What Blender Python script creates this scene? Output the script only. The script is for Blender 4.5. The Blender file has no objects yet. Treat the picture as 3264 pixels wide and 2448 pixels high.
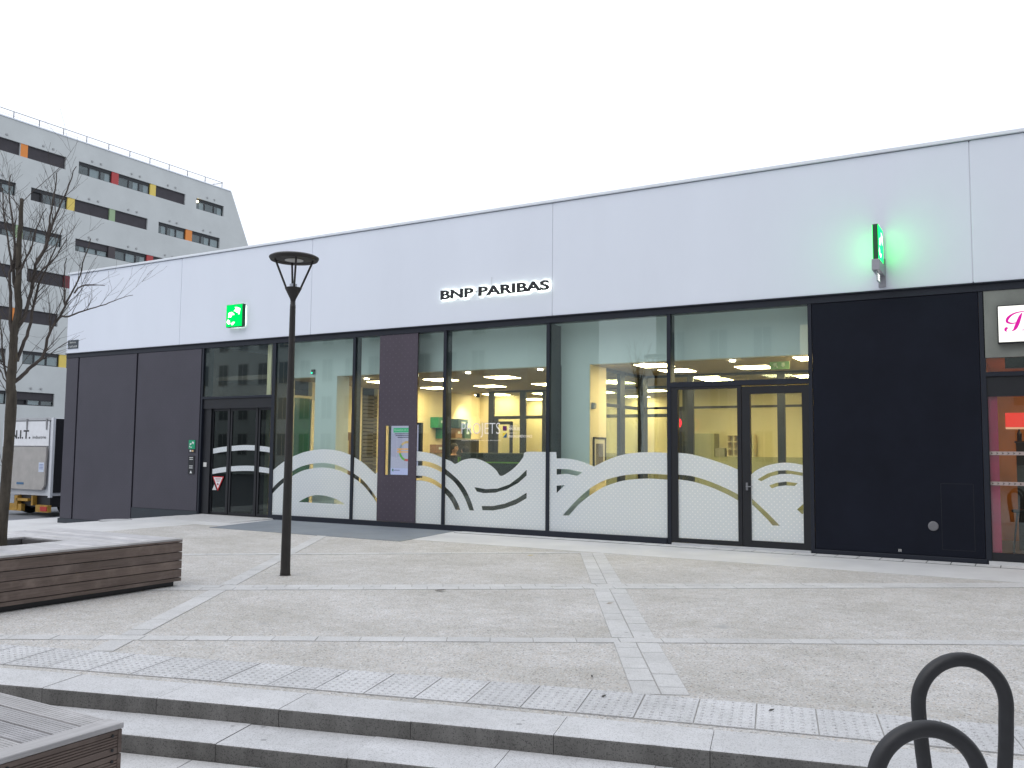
import bpy, bmesh, math, random
from mathutils import Vector, Matrix
random.seed(7)
C = bpy.context.scene.collection
SC = bpy.context.scene
# ------------------------------------------------------------------ camera
cam_d = bpy.data.cameras.new('camera'); cam = bpy.data.objects.new('camera', cam_d); C.objects.link(cam)
R_ = Vector((0.864977, 0.501729, 0.009120)); U_ = Vector((0.030600, -0.070878, 0.997016)); F_ = Vector((-0.500878, 0.862116, 0.076661))
cam.matrix_world = Matrix(((R_.x, U_.x, -F_.x, 0.0), (R_.y, U_.y, -F_.y, -14.082), (R_.z, U_.z, -F_.z, 1.5), (0, 0, 0, 1)))
cam_d.sensor_width = 36; cam_d.lens = 36 * 2822 / 3264; cam_d.clip_start = .05; cam_d.clip_end = 2000
SC.camera = cam
# ------------------------------------------------------------------ sky: even bright overcast
W = bpy.data.worlds.new('World'); SC.world = W; W.use_nodes = True
wn = W.node_tree; wn.nodes.clear()
wo = wn.nodes.new('ShaderNodeOutputWorld'); bg = wn.nodes.new('ShaderNodeBackground')
sky = wn.nodes.new('ShaderNodeTexSky'); sky.sky_type = 'NISHITA'; sky.sun_disc = False
sky.sun_elevation = math.radians(55); sky.sun_rotation = math.radians(200); sky.dust_density = 4
mx = wn.nodes.new('ShaderNodeMix'); mx.data_type = 'RGBA'; mx.inputs[0].default_value = .9
mx.inputs[7].default_value = (9.5, 10.0, 10.9, 1)          # cloud deck
wn.links.new(sky.outputs[0], mx.inputs[6]); wn.links.new(mx.outputs[2], bg.inputs[0])
bg.inputs[1].default_value = .13
wn.links.new(bg.outputs[0], wo.inputs[0])
sd = bpy.data.lights.new('sun', 'SUN'); sd.energy = .6; sd.angle = math.radians(40); sd.color = (1, .97, .93)
so = bpy.data.objects.new('sun', sd); C.objects.link(so); so.rotation_euler = (math.radians(35), 0, math.radians(-20)); so.location = (0, -20, 40)
VS = SC.view_settings; VS.view_transform = 'Standard'; VS.look = 'None'; VS.gamma = 1; VS.use_curve_mapping = False; VS.exposure = 0.0
SC.cycles.max_bounces = 10; SC.cycles.transparent_max_bounces = 24; SC.cycles.sample_clamp_indirect = 6; SC.cycles.caustics_reflective = False; SC.cycles.caustics_refractive = False
SC.cycles.use_denoising = True

# ------------------------------------------------------------------ materials
def nodes(name):
    m = bpy.data.materials.new(name); m.use_nodes = True; t = m.node_tree; b = t.nodes['Principled BSDF']; return m, t, b
def L(t, a, b): t.links.new(a, b)
def mixc(t, fac, a, b, mode='MIX'):
    n = t.nodes.new('ShaderNodeMix'); n.data_type = 'RGBA'; n.blend_type = mode
    for s, v in ((0, fac), (6, a), (7, b)):
        if hasattr(v, 'is_output'): L(t, v, n.inputs[s])
        elif s == 0: n.inputs[0].default_value = v
        else: n.inputs[s].default_value = (*v[:3], 1)
    return n.outputs[2]
def ramp(t, src, p0, p1, c0=(0, 0, 0), c1=(1, 1, 1)):
    r = t.nodes.new('ShaderNodeValToRGB'); e = r.color_ramp.elements
    e[0].position = p0; e[1].position = p1; e[0].color = (*c0, 1); e[1].color = (*c1, 1); L(t, src, r.inputs[0]); return r.outputs[0]
def coords(t, scale=(1, 1, 1), rnd=False, world=False):
    mp = t.nodes.new('ShaderNodeMapping'); mp.inputs['Scale'].default_value = scale
    if world:
        g = t.nodes.new('ShaderNodeNewGeometry'); src = g.outputs['Position']
    else:
        g = t.nodes.new('ShaderNodeTexCoord'); src = g.outputs['Object']
    if rnd:
        oi = t.nodes.new('ShaderNodeObjectInfo'); ml = t.nodes.new('ShaderNodeMath'); ml.operation = 'MULTIPLY'; ml.inputs[1].default_value = 37.0
        L(t, oi.outputs['Random'], ml.inputs[0]); L(t, ml.outputs[0], mp.inputs['Location'])
    L(t, src, mp.inputs['Vector']); return mp.outputs[0]
def noise(t, vec, scale, detail=4, rough=.6):
    n = t.nodes.new('ShaderNodeTexNoise'); n.inputs['Scale'].default_value = scale; n.inputs['Detail'].default_value = detail; n.inputs['Roughness'].default_value = rough
    L(t, vec, n.inputs['Vector']); return n.outputs[0]
def bump(t, b, h, strength, dist=.01):
    n = t.nodes.new('ShaderNodeBump'); n.inputs['Strength'].default_value = strength; n.inputs['Distance'].default_value = dist
    L(t, h, n.inputs['Height']); L(t, n.outputs[0], b.inputs['Normal'])
def M(name, col, rough=.6, metal=0., var=0., vs=3., bmp=0., bs=60., stretch=(1, 1, 1), rnd=False, rv=0., emit=None, es=0., spec=.5, world=False):
    m, t, b = nodes(name); b.inputs['Base Color'].default_value = (*col, 1); b.inputs['Roughness'].default_value = rough; b.inputs['Metallic'].default_value = metal
    b.inputs['Specular IOR Level'].default_value = spec
    if var or bmp: v = coords(t, stretch, rnd, world)
    c = None
    if var:
        n = noise(t, v, vs, 6)
        c = mixc(t, ramp(t, n, .3, .7), [k * (1 - var) for k in col], [min(1, k * (1 + var)) for k in col])
    if rv:
        oi = t.nodes.new('ShaderNodeObjectInfo'); rr = ramp(t, oi.outputs['Random'], 0, 1, (1 - rv,) * 3, (1 + rv,) * 3)
        c = mixc(t, 1., c if c is not None else col, rr, 'MULTIPLY')
    if c is not None: L(t, c, b.inputs['Base Color'])
    if bmp: bump(t, b, noise(t, v, bs, 3), bmp)
    if emit: b.inputs['Emission Color'].default_value = (*emit, 1); b.inputs['Emission Strength'].default_value = es
    return m
def emis(name, col, s):
    m = bpy.data.materials.new(name); m.use_nodes = True; t = m.node_tree; t.nodes.remove(t.nodes['Principled BSDF'])
    e = t.nodes.new('ShaderNodeEmission'); e.inputs[0].default_value = (*col, 1); e.inputs[1].default_value = s; L(t, e.outputs[0], t.nodes['Material Output'].inputs[0]); return m
def glassmat(name, tint, ior=1.52, boost=1., rough=0.):
    m = bpy.data.materials.new(name); m.use_nodes = True; t = m.node_tree; t.nodes.remove(t.nodes['Principled BSDF'])
    tr = t.nodes.new('ShaderNodeBsdfTransparent'); tr.inputs[0].default_value = (*tint, 1)
    gl = t.nodes.new('ShaderNodeBsdfGlossy'); gl.inputs['Roughness'].default_value = rough; gl.inputs[0].default_value = (.9, .98, .97, 1)
    fr = t.nodes.new('ShaderNodeFresnel'); ge = t.nodes.new('ShaderNodeNewGeometry'); mr = t.nodes.new('ShaderNodeMapRange'); mr.inputs[3].default_value = ior; mr.inputs[4].default_value = 1 / ior   # same reflectance on both faces
    L(t, ge.outputs['Backfacing'], mr.inputs[0]); L(t, mr.outputs[0], fr.inputs[0])
    ml = t.nodes.new('ShaderNodeMath'); ml.operation = 'MULTIPLY'; ml.use_clamp = True; ml.inputs[1].default_value = boost; L(t, fr.outputs[0], ml.inputs[0])
    mi = t.nodes.new('ShaderNodeMixShader'); L(t, ml.outputs[0], mi.inputs[0]); L(t, tr.outputs[0], mi.inputs[1]); L(t, gl.outputs[0], mi.inputs[2])
    L(t, mi.outputs[0], t.nodes['Material Output'].inputs[0]); return m
def dotmask(t, pitch, r, plane='XZ'):
    # staggered printed dots in the wall plane (world position: dots do not move with the object)
    g = t.nodes.new('ShaderNodeNewGeometry'); s = t.nodes.new('ShaderNodeSeparateXYZ'); L(t, g.outputs['Position'], s.inputs[0])
    def mth(op, a, b=None):
        n = t.nodes.new('ShaderNodeMath'); n.operation = op
        for i, v in enumerate((a, b)):
            if v is None: continue
            if hasattr(v, 'is_output'): L(t, v, n.inputs[i])
            else: n.inputs[i].default_value = v
        return n.outputs[0]
    a = mth('ADD', s.outputs['X'], s.outputs['Z']); b = mth('SUBTRACT', s.outputs['X'], s.outputs['Z'])
    fa = mth('SUBTRACT', mth('FRACT', mth('DIVIDE', a, pitch)), .5); fb = mth('SUBTRACT', mth('FRACT', mth('DIVIDE', b, pitch)), .5)
    d = mth('SQRT', mth('ADD', mth('MULTIPLY', fa, fa), mth('MULTIPLY', fb, fb)))
    return mth('LESS_THAN', d, r)
def gravelmat(name, base, dark, light, world=True):
    m, t, b = nodes(name); b.inputs['Roughness'].default_value = .85; v = coords(t, (1, 1, 1), world=world)
    vo = t.nodes.new('ShaderNodeTexVoronoi'); vo.inputs['Scale'].default_value = 95; L(t, v, vo.inputs['Vector'])
    sp = t.nodes.new('ShaderNodeSeparateColor'); L(t, vo.outputs['Color'], sp.inputs[0])
    c = mixc(t, ramp(t, sp.outputs[0], .74, .92), base, dark); c = mixc(t, ramp(t, sp.outputs[1], .82, .9), c, light)
    c = mixc(t, ramp(t, sp.outputs[2], .75, .95), c, (base[0] * 1.02, base[1] * .94, base[2] * .86))
    n1 = noise(t, v, .9, 5, .65); c = mixc(t, 1., c, ramp(t, n1, .3, .72, (.82, .81, .79), (1.08, 1.08, 1.1)), 'MULTIPLY')
    n2 = noise(t, v, 5.5, 5, .7); c = mixc(t, 1., c, ramp(t, n2, .35, .65, (.9, .89, .86), (1.05, 1.05, 1.05)), 'MULTIPLY')
    n3 = noise(t, v, 2.3, 3, .5); c = mixc(t, ramp(t, n3, .68, .75), c, [k * .72 for k in base])
    L(t, c, b.inputs['Base Color']); bump(t, b, vo.outputs['Distance'], .5, .006); return m
def stonemat(name, base, speck=.6, rv=.06, bs=.25, stain=.8, st=(1, 1, 1), ns=1.7):
    m, t, b = nodes(name); b.inputs['Roughness'].default_value = .75; v = coords(t, (1, 1, 1), world=True)
    vo = t.nodes.new('ShaderNodeTexVoronoi'); vo.inputs['Scale'].default_value = 190; L(t, v, vo.inputs['Vector'])
    sp = t.nodes.new('ShaderNodeSeparateColor'); L(t, vo.outputs['Color'], sp.inputs[0])
    c = mixc(t, ramp(t, sp.outputs[0], .72, .95), base, [k * speck for k in base])
    n1 = noise(t, coords(t, st, world=True), ns, 6, .7); c = mixc(t, 1., c, ramp(t, n1, .28, .7, (stain,) * 3, (1.06, 1.06, 1.07)), 'MULTIPLY')
    n4 = noise(t, v, 9., 5, .7); c = mixc(t, 1., c, ramp(t, n4, .3, .6, (.93, .93, .92), (1.02, 1.02, 1.02)), 'MULTIPLY')
    v2 = t.nodes.new('ShaderNodeTexVoronoi'); v2.inputs['Scale'].default_value = 6.5; L(t, v, v2.inputs['Vector'])     # old chewing-gum spots
    s2 = t.nodes.new('ShaderNodeSeparateColor'); L(t, v2.outputs['Color'], s2.inputs[0])
    g1 = ramp(t, v2.outputs['Distance'], .10, .13, (1, 1, 1), (0, 0, 0)); g2 = ramp(t, s2.outputs[0], .80, .81)
    c = mixc(t, mixc(t, 1., g1, g2, 'MULTIPLY'), c, [k * .55 for k in base])
    oi = t.nodes.new('ShaderNodeObjectInfo'); rr = ramp(t, oi.outputs['Random'], 0, 1, (1 - rv,) * 3, (1 + rv,) * 3); c = mixc(t, 1., c, rr, 'MULTIPLY')
    L(t, c, b.inputs['Base Color']); bump(t, b, noise(t, v, 160, 3), bs, .004); return m
def woodmat(name, c0, c1, axis, rough=.7, bs=.35):
    m, t, b = nodes(name); b.inputs['Roughness'].default_value = rough
    sc = [14, 14, 14]; sc[axis] = .9; v = coords(t, sc, True)
    n = noise(t, v, 2.2, 8, .7); sc2 = [60, 60, 60]; sc2[axis] = 1.2; v2 = coords(t, sc2, True); n2 = noise(t, v2, 1.5, 6, .7)
    c = mixc(t, ramp(t, n, .3, .7), c0, c1); c = mixc(t, 1., c, ramp(t, n2, .35, .65, (.8, .8, .8), (1.08, 1.08, 1.08)), 'MULTIPLY')
    v3 = coords(t, (1, 1, 1), True); n3 = noise(t, v3, 3.2, 5, .65); c = mixc(t, ramp(t, n3, .48, .72), c, [k * 1.12 + .012 for k in c1])
    oi = t.nodes.new('ShaderNodeObjectInfo'); c = mixc(t, 1., c, ramp(t, oi.outputs['Random'], 0, 1, (.84, .83, .84), (1.1, 1.08, 1.06)), 'MULTIPLY')
    L(t, c, b.inputs['Base Color']); bump(t, b, n2, bs, .004); return m

WHITE = M('white_cladding', (.75, .795, .885), .55, var=.025, vs=.6, bmp=.02, bs=8, stretch=(1, 1, .35), world=True)
COPE = M('coping_metal', (.78, .82, .88), .45, var=.04, vs=2)
NAVY = M('navy_frame', (.013, .0165, .027), .45, var=.12, vs=2.5, world=True, spec=.35)
NAVYP = M('navy_panel', (.0078, .0098, .0180), .5, spec=.14, var=.18, vs=1.2, bmp=.03, bs=40, world=True)
BLACK = M('black_paint', (.0075, .0085, .0125), .45, var=.2, vs=4)
TEAL = M('plinth_paint', (.020, .028, .038), .5, var=.15, vs=3)
def dotpanel(name, base, dot, pitch, r, v=.1):
    m, t, b = nodes(name); b.inputs['Roughness'].default_value = .55; vv = coords(t, (1, 1, 1), world=True)
    c = mixc(t, ramp(t, noise(t, vv, 1.4, 6), .3, .7), [k * (1 - v) for k in base], [k * (1 + v) for k in base])
    c = mixc(t, dotmask(t, pitch, r), c, dot); L(t, c, b.inputs['Base Color']); bump(t, b, noise(t, vv, 120, 2), .06, .003); return m
PURPLE = dotpanel('purple_dot_panel', (.062, .048, .068), (.085, .07, .09), .15, .13)
GREYP = dotpanel('grey_speckle_panel', (.049, .046, .063), (.072, .069, .088), .11, .085)
GLASS = glassmat('clear_glass', (.905, .955, .935), 1.52, 1.4)
GLASSD = glassmat('dark_glass', (.42, .47, .46), 1.52, 1.0)
GLASSI = glassmat('partition_glass', (.93, .96, .92), 1.45, .8)
def filmmat():
    m, t, b = nodes('frosted_film'); b.inputs['Roughness'].default_value = .6; b.inputs['Base Color'].default_value = (.66, .70, .73, 1)
    c = mixc(t, dotmask(t, .085, .175), (.79, .835, .865), (.99, .99, .99)); L(t, c, b.inputs['Base Color'])
    tl = t.nodes.new('ShaderNodeBsdfTranslucent'); L(t, c, tl.inputs[0]); tr = t.nodes.new('ShaderNodeBsdfTransparent'); tr.inputs[0].default_value = (.95, .97, .97, 1)
    m1 = t.nodes.new('ShaderNodeMixShader'); m1.inputs[0].default_value = .22; m2 = t.nodes.new('ShaderNodeMixShader'); m2.inputs[0].default_value = .11
    L(t, b.outputs[0], m1.inputs[1]); L(t, tl.outputs[0], m1.inputs[2]); L(t, m1.outputs[0], m2.inputs[1]); L(t, tr.outputs[0], m2.inputs[2])
    L(t, m2.outputs[0], t.nodes['Material Output'].inputs[0]); return m
FILM = filmmat()
GRAVEL = gravelmat('exposed_aggregate', (.528, .522, .516), (.28, .272, .268), (.66, .655, .65))
LIGHTCONC = M('light_concrete', (.585, .585, .59), .8, var=.09, vs=1.3, bmp=.15, bs=90, world=True)
STONE = stonemat('pale_stone', (.575, .572, .572), .72, .05, .2, .86)
GRANITE = stonemat('granite', (.60, .60, .61), .66, .05, .35, .84)
RISER = stonemat('granite_riser_shade', (.195, .19, .182), .5, .12, .6, .5, (1, 1, .3), 4.5)  # granite again; riser shade put into the darker colour, with dirt streaks
JOINT = M('joint_sand', (.33, .32, .31), .9, var=.3, vs=30)
MAT = M('grey_resin', (.21, .235, .265), .75, var=.1, vs=1.5, bmp=.15, bs=200, world=True)
ASPH = M('asphalt', (.17, .18, .20), .85, var=.15, vs=2, bmp=.3, bs=120, world=True)
WOODS = woodmat('brown_hardwood', (.104, .077, .066), (.180, .138, .120), 1)
WOODT = woodmat('weathered_hardwood', (.33, .325, .33), (.46, .455, .465), 0, .5)
WOODP = woodmat('bleached_hardwood', (.47, .465, .475), (.58, .575, .59), 0, .42, .15)
WOODTY = woodmat('weathered_hardwood_y', (.36, .355, .36), (.50, .495, .505), 1)
BRONZE = M('bronze_paint', (.019, .0165, .0155), .5, var=.2, vs=6, bmp=.03, bs=90)
RACK = M('rack_paint', (.018, .0185, .022), .5, var=.25, vs=9, bmp=.06, bs=160)
BARK = M('bark', (.066, .056, .044), .9, var=.45, vs=14, bmp=.6, bs=60, stretch=(1, 1, .35))
TWIG = M('twig_bark', (.075, .062, .055), .9, var=.3, vs=10)
CREAM = M('cream_wall', (.77, .665, .42), .7, var=.03, vs=1)
CEIL = M('ceiling_tile', (.40, .335, .25), .8, var=.03, vs=2)
PALE = M('pale_plaster', (.76, .82, .815), .7, var=.02, vs=2)
FLOORI = M('interior_floor', (.16, .13, .10), .4, var=.1, vs=2)
OLIVE = M('olive_panel', (.36, .34, .20), .6, var=.05, vs=2)
LAMPW = emis('warm_panel_light', (1., .79, .44), 33)
SPOTW = emis('spot_light', (1., .9, .7), 30)
def plain(name, c, r=.6, v=.05): return M(name, c, r, var=v, vs=5)

# ------------------------------------------------------------------ mesh helpers
class MB:
    def __init__(s): s.v = []; s.f = []; s.m = []
    def add(s, vs, fs, mi=0):
        o = len(s.v); s.v += [tuple(p) for p in vs]; s.f += [[i + o for i in f] for f in fs]; s.m += [mi] * len(fs); return s
    def box(s, x0, x1, y0, y1, z0, z1, mi=0):
        v = [(x, y, z) for z in (z0, z1) for y in (y0, y1) for x in (x0, x1)]
        return s.add(v, [(0, 2, 3, 1), (4, 5, 7, 6), (0, 1, 5, 4), (2, 6, 7, 3), (0, 4, 6, 2), (1, 3, 7, 5)], mi)
    def hexa(s, b, t, mi=0):          # 4 bottom + 4 top corners, counter-clockwise seen from above
        return s.add(list(b) + list(t), [(3, 2, 1, 0), (4, 5, 6, 7), (0, 1, 5, 4), (1, 2, 6, 5), (2, 3, 7, 6), (3, 0, 4, 7)], mi)
    def prism(s, poly, y0, y1, mi=0):  # poly in XZ, ccw seen from -Y
        n = len(poly); v = [(x, y0, z) for x, z in poly] + [(x, y1, z) for x, z in poly]
        return s.add(v, [list(range(n)), list(range(2 * n - 1, n - 1, -1))] + [(i, i + n, (i + 1) % n + n, (i + 1) % n) for i in range(n)], mi)
    def tube(s, pts, rad, n=8, mi=0, cap=True):
        pts = [Vector(p) for p in pts]; rings = []; up = None
        for i, p in enumerate(pts):
            d = (pts[min(i + 1, len(pts) - 1)] - pts[max(i - 1, 0)]).normalized()
            if up is None: up = d.orthogonal().normalized()
            up = (up - d * up.dot(d)); up = up.normalized() if up.length > 1e-6 else d.orthogonal().normalized()
            w = d.cross(up); r = rad[i] if hasattr(rad, '__len__') else rad
            rings.append([p + (up * math.cos(2 * math.pi * k / n) + w * math.sin(2 * math.pi * k / n)) * r for k in range(n)])
        fs = [(i * n + k, i * n + (k + 1) % n, (i + 1) * n + (k + 1) % n, (i + 1) * n + k) for i in range(len(pts) - 1) for k in range(n)]
        if cap: fs += [list(range(n - 1, -1, -1)), [(len(pts) - 1) * n + k for k in range(n)]]
        return s.add([q for r in rings for q in r], fs, mi)
    def lathe(s, prof, n=32, c=(0, 0, 0), mi=0):
        v = [(c[0] + r * math.cos(2 * math.pi * k / n), c[1] + r * math.sin(2 * math.pi * k / n), c[2] + z) for r, z in prof for k in range(n)]
        fs = [(i * n + k, i * n + (k + 1) % n, (i + 1) * n + (k + 1) % n, (i + 1) * n + k) for i in range(len(prof) - 1) for k in range(n)]
        fs += [list(range(n - 1, -1, -1)), [(len(prof) - 1) * n + k for k in range(n)]]
        return s.add(v, fs, mi)
    def mesh(s, name, mats):
        me = bpy.data.meshes.new(name); me.from_pydata(s.v, [], s.f)
        for k in (mats if isinstance(mats, (list, tuple)) else [mats]): me.materials.append(k)
        for p, i in zip(me.polygons, s.m): p.material_index = i
        me.update(); return me
    def build(s, name, mats, parent=None, loc=None, smooth=False, bev=0, seg=2, fix=False):
        if loc is not None: s.v = [(x - loc[0], y - loc[1], z - loc[2]) for x, y, z in s.v]
        me = s.mesh(name, mats)
        if fix:
            bm = bmesh.new(); bm.from_mesh(me); bmesh.ops.recalc_face_normals(bm, faces=bm.faces); bm.to_mesh(me); bm.free()
        return link(name, me, parent, loc, smooth, bev, seg)
def link(name, me, parent=None, loc=None, smooth=False, bev=0, seg=2):
    o = bpy.data.objects.new(name, me); C.objects.link(o)
    if loc is not None: o.location = loc
    if parent is not None:
        o.parent = parent
        w = parent.location.copy(); p = parent.parent
        while p is not None: w += p.location; p = p.parent
        o.location = Vector(o.location) - w if parent.rotation_euler.z == 0 else o.location
    if smooth:
        for p in me.polygons: p.use_smooth = True
    if bev:
        b = o.modifiers.new('bevel', 'BEVEL'); b.width = bev; b.segments = seg; b.limit_method = 'ANGLE'; b.angle_limit = math.radians(40)
    return o
def tag(o, label, cat, group=None):
    o['label'] = label; o['category'] = cat
    if group: o['group'] = group
    return o
def kind(o, k): o['kind'] = k; return o
def thing(name, label, cat, loc=(0, 0, 0), group=None):
    o = bpy.data.objects.new(name, None); C.objects.link(o); o.location = loc; o.empty_display_size = .2; return tag(o, label, cat, group)
def bx(name, mat, x0, x1, y0, y1, z0, z1, parent=None, bev=0):
    c = ((x0 + x1) / 2, (y0 + y1) / 2, z0); return MB().box(x0, x1, y0, y1, z0, z1).build(name, mat, parent, c, bev=bev)
def curvemesh(cu, name, mat):
    o = bpy.data.objects.new('tmp', cu); C.objects.link(o); dg = bpy.context.evaluated_depsgraph_get(); dg.update()
    me = bpy.data.meshes.new_from_object(o.evaluated_get(dg)); bpy.data.objects.remove(o); bpy.data.curves.remove(cu)
    me.name = name; me.materials.clear(); me.materials.append(mat); return me
def flat(name, polys, y, th, mat, parent=None):
    """polygons with holes in the wall plane (XZ), th thick"""
    cu = bpy.data.curves.new('c', 'CURVE'); cu.dimensions = '2D'; cu.fill_mode = 'BOTH'; cu.extrude = th / 2
    for p in polys:
        sp = cu.splines.new('POLY'); sp.points.add(len(p) - 1); sp.use_cyclic_u = True
        for q, (x, z) in zip(sp.points, p): q.co = (x, z, 0, 1)
    me = curvemesh(cu, name, mat); me.transform(Matrix(((1, 0, 0, 0), (0, 0, -1, y), (0, 1, 0, 0), (0, 0, 0, 1))))
    c = polys[0][0]; me.transform(Matrix.Translation((-c[0], -y, -c[1]))); return link(name, me, parent, (c[0], y, c[1]))
def textmesh(s, mat, ext=0., offset=0., shear=0., res=4):
    cu = bpy.data.curves.new('t', 'FONT'); cu.body = s; cu.size = 1; cu.extrude = ext; cu.offset = offset; cu.shear = shear; cu.resolution_u = res
    return curvemesh(cu, 'text', mat)
def fit(me, x0, x1, z0, z1, th):
    """scale a flat text mesh to a box, text plane XZ facing -Y, returns with origin at (x0,0,z0)"""
    vs = [v.co for v in me.vertices]; ax = min(v.x for v in vs); bx_ = max(v.x for v in vs); ay = min(v.y for v in vs); by = max(v.y for v in vs)
    az = min(v.z for v in vs); bz = max(v.z for v in vs)
    for v in me.vertices:
        c = v.co; d = (c.z - az) / (bz - az) if bz > az else 0
        v.co = ((c.x - ax) / (bx_ - ax) * (x1 - x0), -d * th, (c.y - ay) / (by - ay) * (z1 - z0))
    me.update(); return me
def write(name, s, x0, x1, z0, z1, y, mat, parent=None, th=.002, offset=0., shear=0.):
    me = fit(textmesh(s, mat, .01, offset, shear), x0, x1, z0, z1, th); me.name = name; return link(name, me, parent, (x0, y, z0))
def letters(me):
    """split a text mesh in its letters (islands, merged where they overlap in x)"""
    bm = bmesh.new(); bm.from_mesh(me); seen = set(); isl = []
    for v in bm.verts:
        if v in seen: continue
        st = [v]; seen.add(v); comp = []
        while st:
            a = st.pop(); comp.append(a)
            for e in a.link_edges:
                b = e.other_vert(a)
                if b not in seen: seen.add(b); st.append(b)
        isl.append(comp)
    out = []
    for comp in sorted(isl, key=lambda c: min(v.co.x for v in c)):
        cs = set(comp); idx = {v: i for i, v in enumerate(comp)}; mb = MB()
        mb.add([v.co[:] for v in comp], [[idx[v] for v in f.verts] for f in bm.faces if f.verts[0] in cs]); out.append(mb)
    bm.free(); return out
def smooth_curve(pts, n=6):
    out = []
    for i in range(len(pts) - 1):
        p0 = pts[max(i - 1, 0)]; p1 = pts[i]; p2 = pts[i + 1]; p3 = pts[min(i + 2, len(pts) - 1)]
        for k in range(n):
            t = k / n; out.append(tuple(.5 * (2 * b + (c - a) * t + (2 * a - 5 * b + 4 * c - d) * t * t + (3 * b - a - 3 * c + d) * t ** 3) for a, b, c, d in zip(p0, p1, p2, p3)))
    out.append(tuple(pts[-1])); return out

# ------------------------------------------------------------------ outlines measured on the facade (x, z) in metres
F = {}
F['p1_out']= [[-14.195, 1.05], [-14.01, 1.166], [-13.776, 1.294], [-13.544, 1.383], [-13.281, 1.46], [-12.987, 1.506], [-12.698, 1.525], [-12.316, 1.491], [-12.003, 1.41]]
F['p2_out']= [[-11.909, 1.364], [-11.755, 1.295], [-11.631, 1.226], [-11.448, 1.1], [-11.357, 1.042], [-11.284, 1.092]]
F['p1_bt']= [[-14.18, 0.674], [-13.996, 0.816], [-13.763, 0.958], [-13.533, 1.087], [-13.27, 1.177], [-12.913, 1.231], [-12.624, 1.233], [-12.306, 1.18], [-11.992, 1.067]]
F['p1_bb']= [[-14.185, 0.549], [-13.992, 0.704], [-13.76, 0.859], [-13.529, 0.983], [-13.267, 1.079], [-12.91, 1.134], [-12.621, 1.137], [-12.303, 1.089], [-11.99, 0.984]]
F['p2_bt']= [[-11.915, 1.033], [-11.775, 0.963], [-11.621, 0.863], [-11.437, 0.693], [-11.29, 0.535]]
F['p2_bb']= [[-11.912, 0.945], [-11.773, 0.871], [-11.618, 0.765], [-11.434, 0.596], [-11.297, 0.454]]
F['p1_lens']= [[-13.407, 0.402], [-13.245, 0.481], [-13.051, 0.541], [-12.874, 0.566], [-12.633, 0.554], [-12.41, 0.509], [-12.252, 0.455], [-12.126, 0.4]]
F['p3_out']= [[-10.345, 1.498], [-10.127, 1.481], [-9.934, 1.447], [-9.728, 1.378]]
F['p3_b1t']= [[-10.341, 1.314], [-10.124, 1.306], [-9.903, 1.259], [-9.725, 1.189]]
F['p3_b1b']= [[-10.339, 1.217], [-10.122, 1.216], [-9.901, 1.163], [-9.728, 1.095]]
F['p3_b2t']= [[-10.341, 1.025], [-10.118, 1.014], [-9.897, 0.951], [-9.724, 0.856]]
F['p3_b2b']= [[-10.344, 0.93], [-10.171, 0.929], [-9.95, 0.879], [-9.731, 0.778]]
F['p4_out']= [[-9.647, 1.352], [-9.525, 1.313], [-9.426, 1.266], [-9.26, 1.339], [-9.052, 1.374], [-8.844, 1.344], [-8.639, 1.25], [-8.512, 1.155], [-8.415, 1.059], [-8.237, 1.139], [-8.067, 1.269], [-7.946, 1.408], [-7.886, 1.503], [-7.468, 1.507]]
F['p4_b1t']= [[-9.643, 1.161], [-9.494, 1.064], [-9.333, 0.943], [-9.186, 0.783], [-9.066, 0.58], [-8.993, 0.401]]
F['p4_b1b']= [[-9.641, 1.05], [-9.465, 0.935], [-9.304, 0.769], [-9.183, 0.587], [-9.094, 0.402]]
F['p4_b2t']= [[-9.645, 0.82], [-9.488, 0.697], [-9.366, 0.537], [-9.303, 0.4]]
F['p4_b2b']= [[-9.643, 0.692], [-9.512, 0.565], [-9.408, 0.398]]
F['p4_s1']= [[-8.992, 0.838], [-8.735, 0.807], [-8.483, 0.825], [-8.235, 0.906], [-8.04, 1.037], [-7.871, 1.184], [-7.87, 1.079], [-8.039, 0.943], [-8.283, 0.82], [-8.532, 0.749], [-8.785, 0.732], [-8.939, 0.758]]
F['p4_s2']= [[-8.825, 0.492], [-8.579, 0.501], [-8.33, 0.553], [-8.085, 0.646], [-7.867, 0.769], [-7.867, 0.669], [-8.084, 0.552], [-8.329, 0.469], [-8.578, 0.42], [-8.806, 0.416]]
F['p5_out']= [[-7.378, 1.507], [-7.269, 1.508], [-7.261, 1.393], [-7.094, 1.397], [-6.911, 1.378], [-6.73, 1.334], [-6.528, 1.262], [-6.308, 1.366], [-6.091, 1.444], [-5.855, 1.496], [-5.56, 1.518], [-5.196, 1.513]]
F['p5_o1']= [[-7.26, 1.209], [-7.024, 1.207], [-6.752, 1.157], [-6.853, 1.092], [-7.047, 1.125], [-7.259, 1.106]]
F['p5_o2']= [[-7.258, 0.911], [-7.096, 0.925], [-7.257, 0.781]]
F['p5_bt']= [[-7.135, 0.392], [-7.021, 0.51], [-6.908, 0.626], [-6.773, 0.752], [-6.639, 0.857], [-6.506, 0.941], [-6.308, 1.036], [-5.983, 1.119], [-5.666, 1.153], [-5.437, 1.157], [-5.192, 1.149]]
F['p5_bb']= [[-7.009, 0.395], [-6.918, 0.494], [-6.817, 0.599], [-6.705, 0.688], [-6.594, 0.768], [-6.439, 0.863], [-6.286, 0.937], [-5.984, 1.03], [-5.666, 1.069], [-5.437, 1.076], [-5.192, 1.066]]
F['p6_out']= [[-5.004, 1.514], [-4.765, 1.488], [-4.472, 1.415], [-4.186, 1.325], [-4.008, 1.254]]
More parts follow.
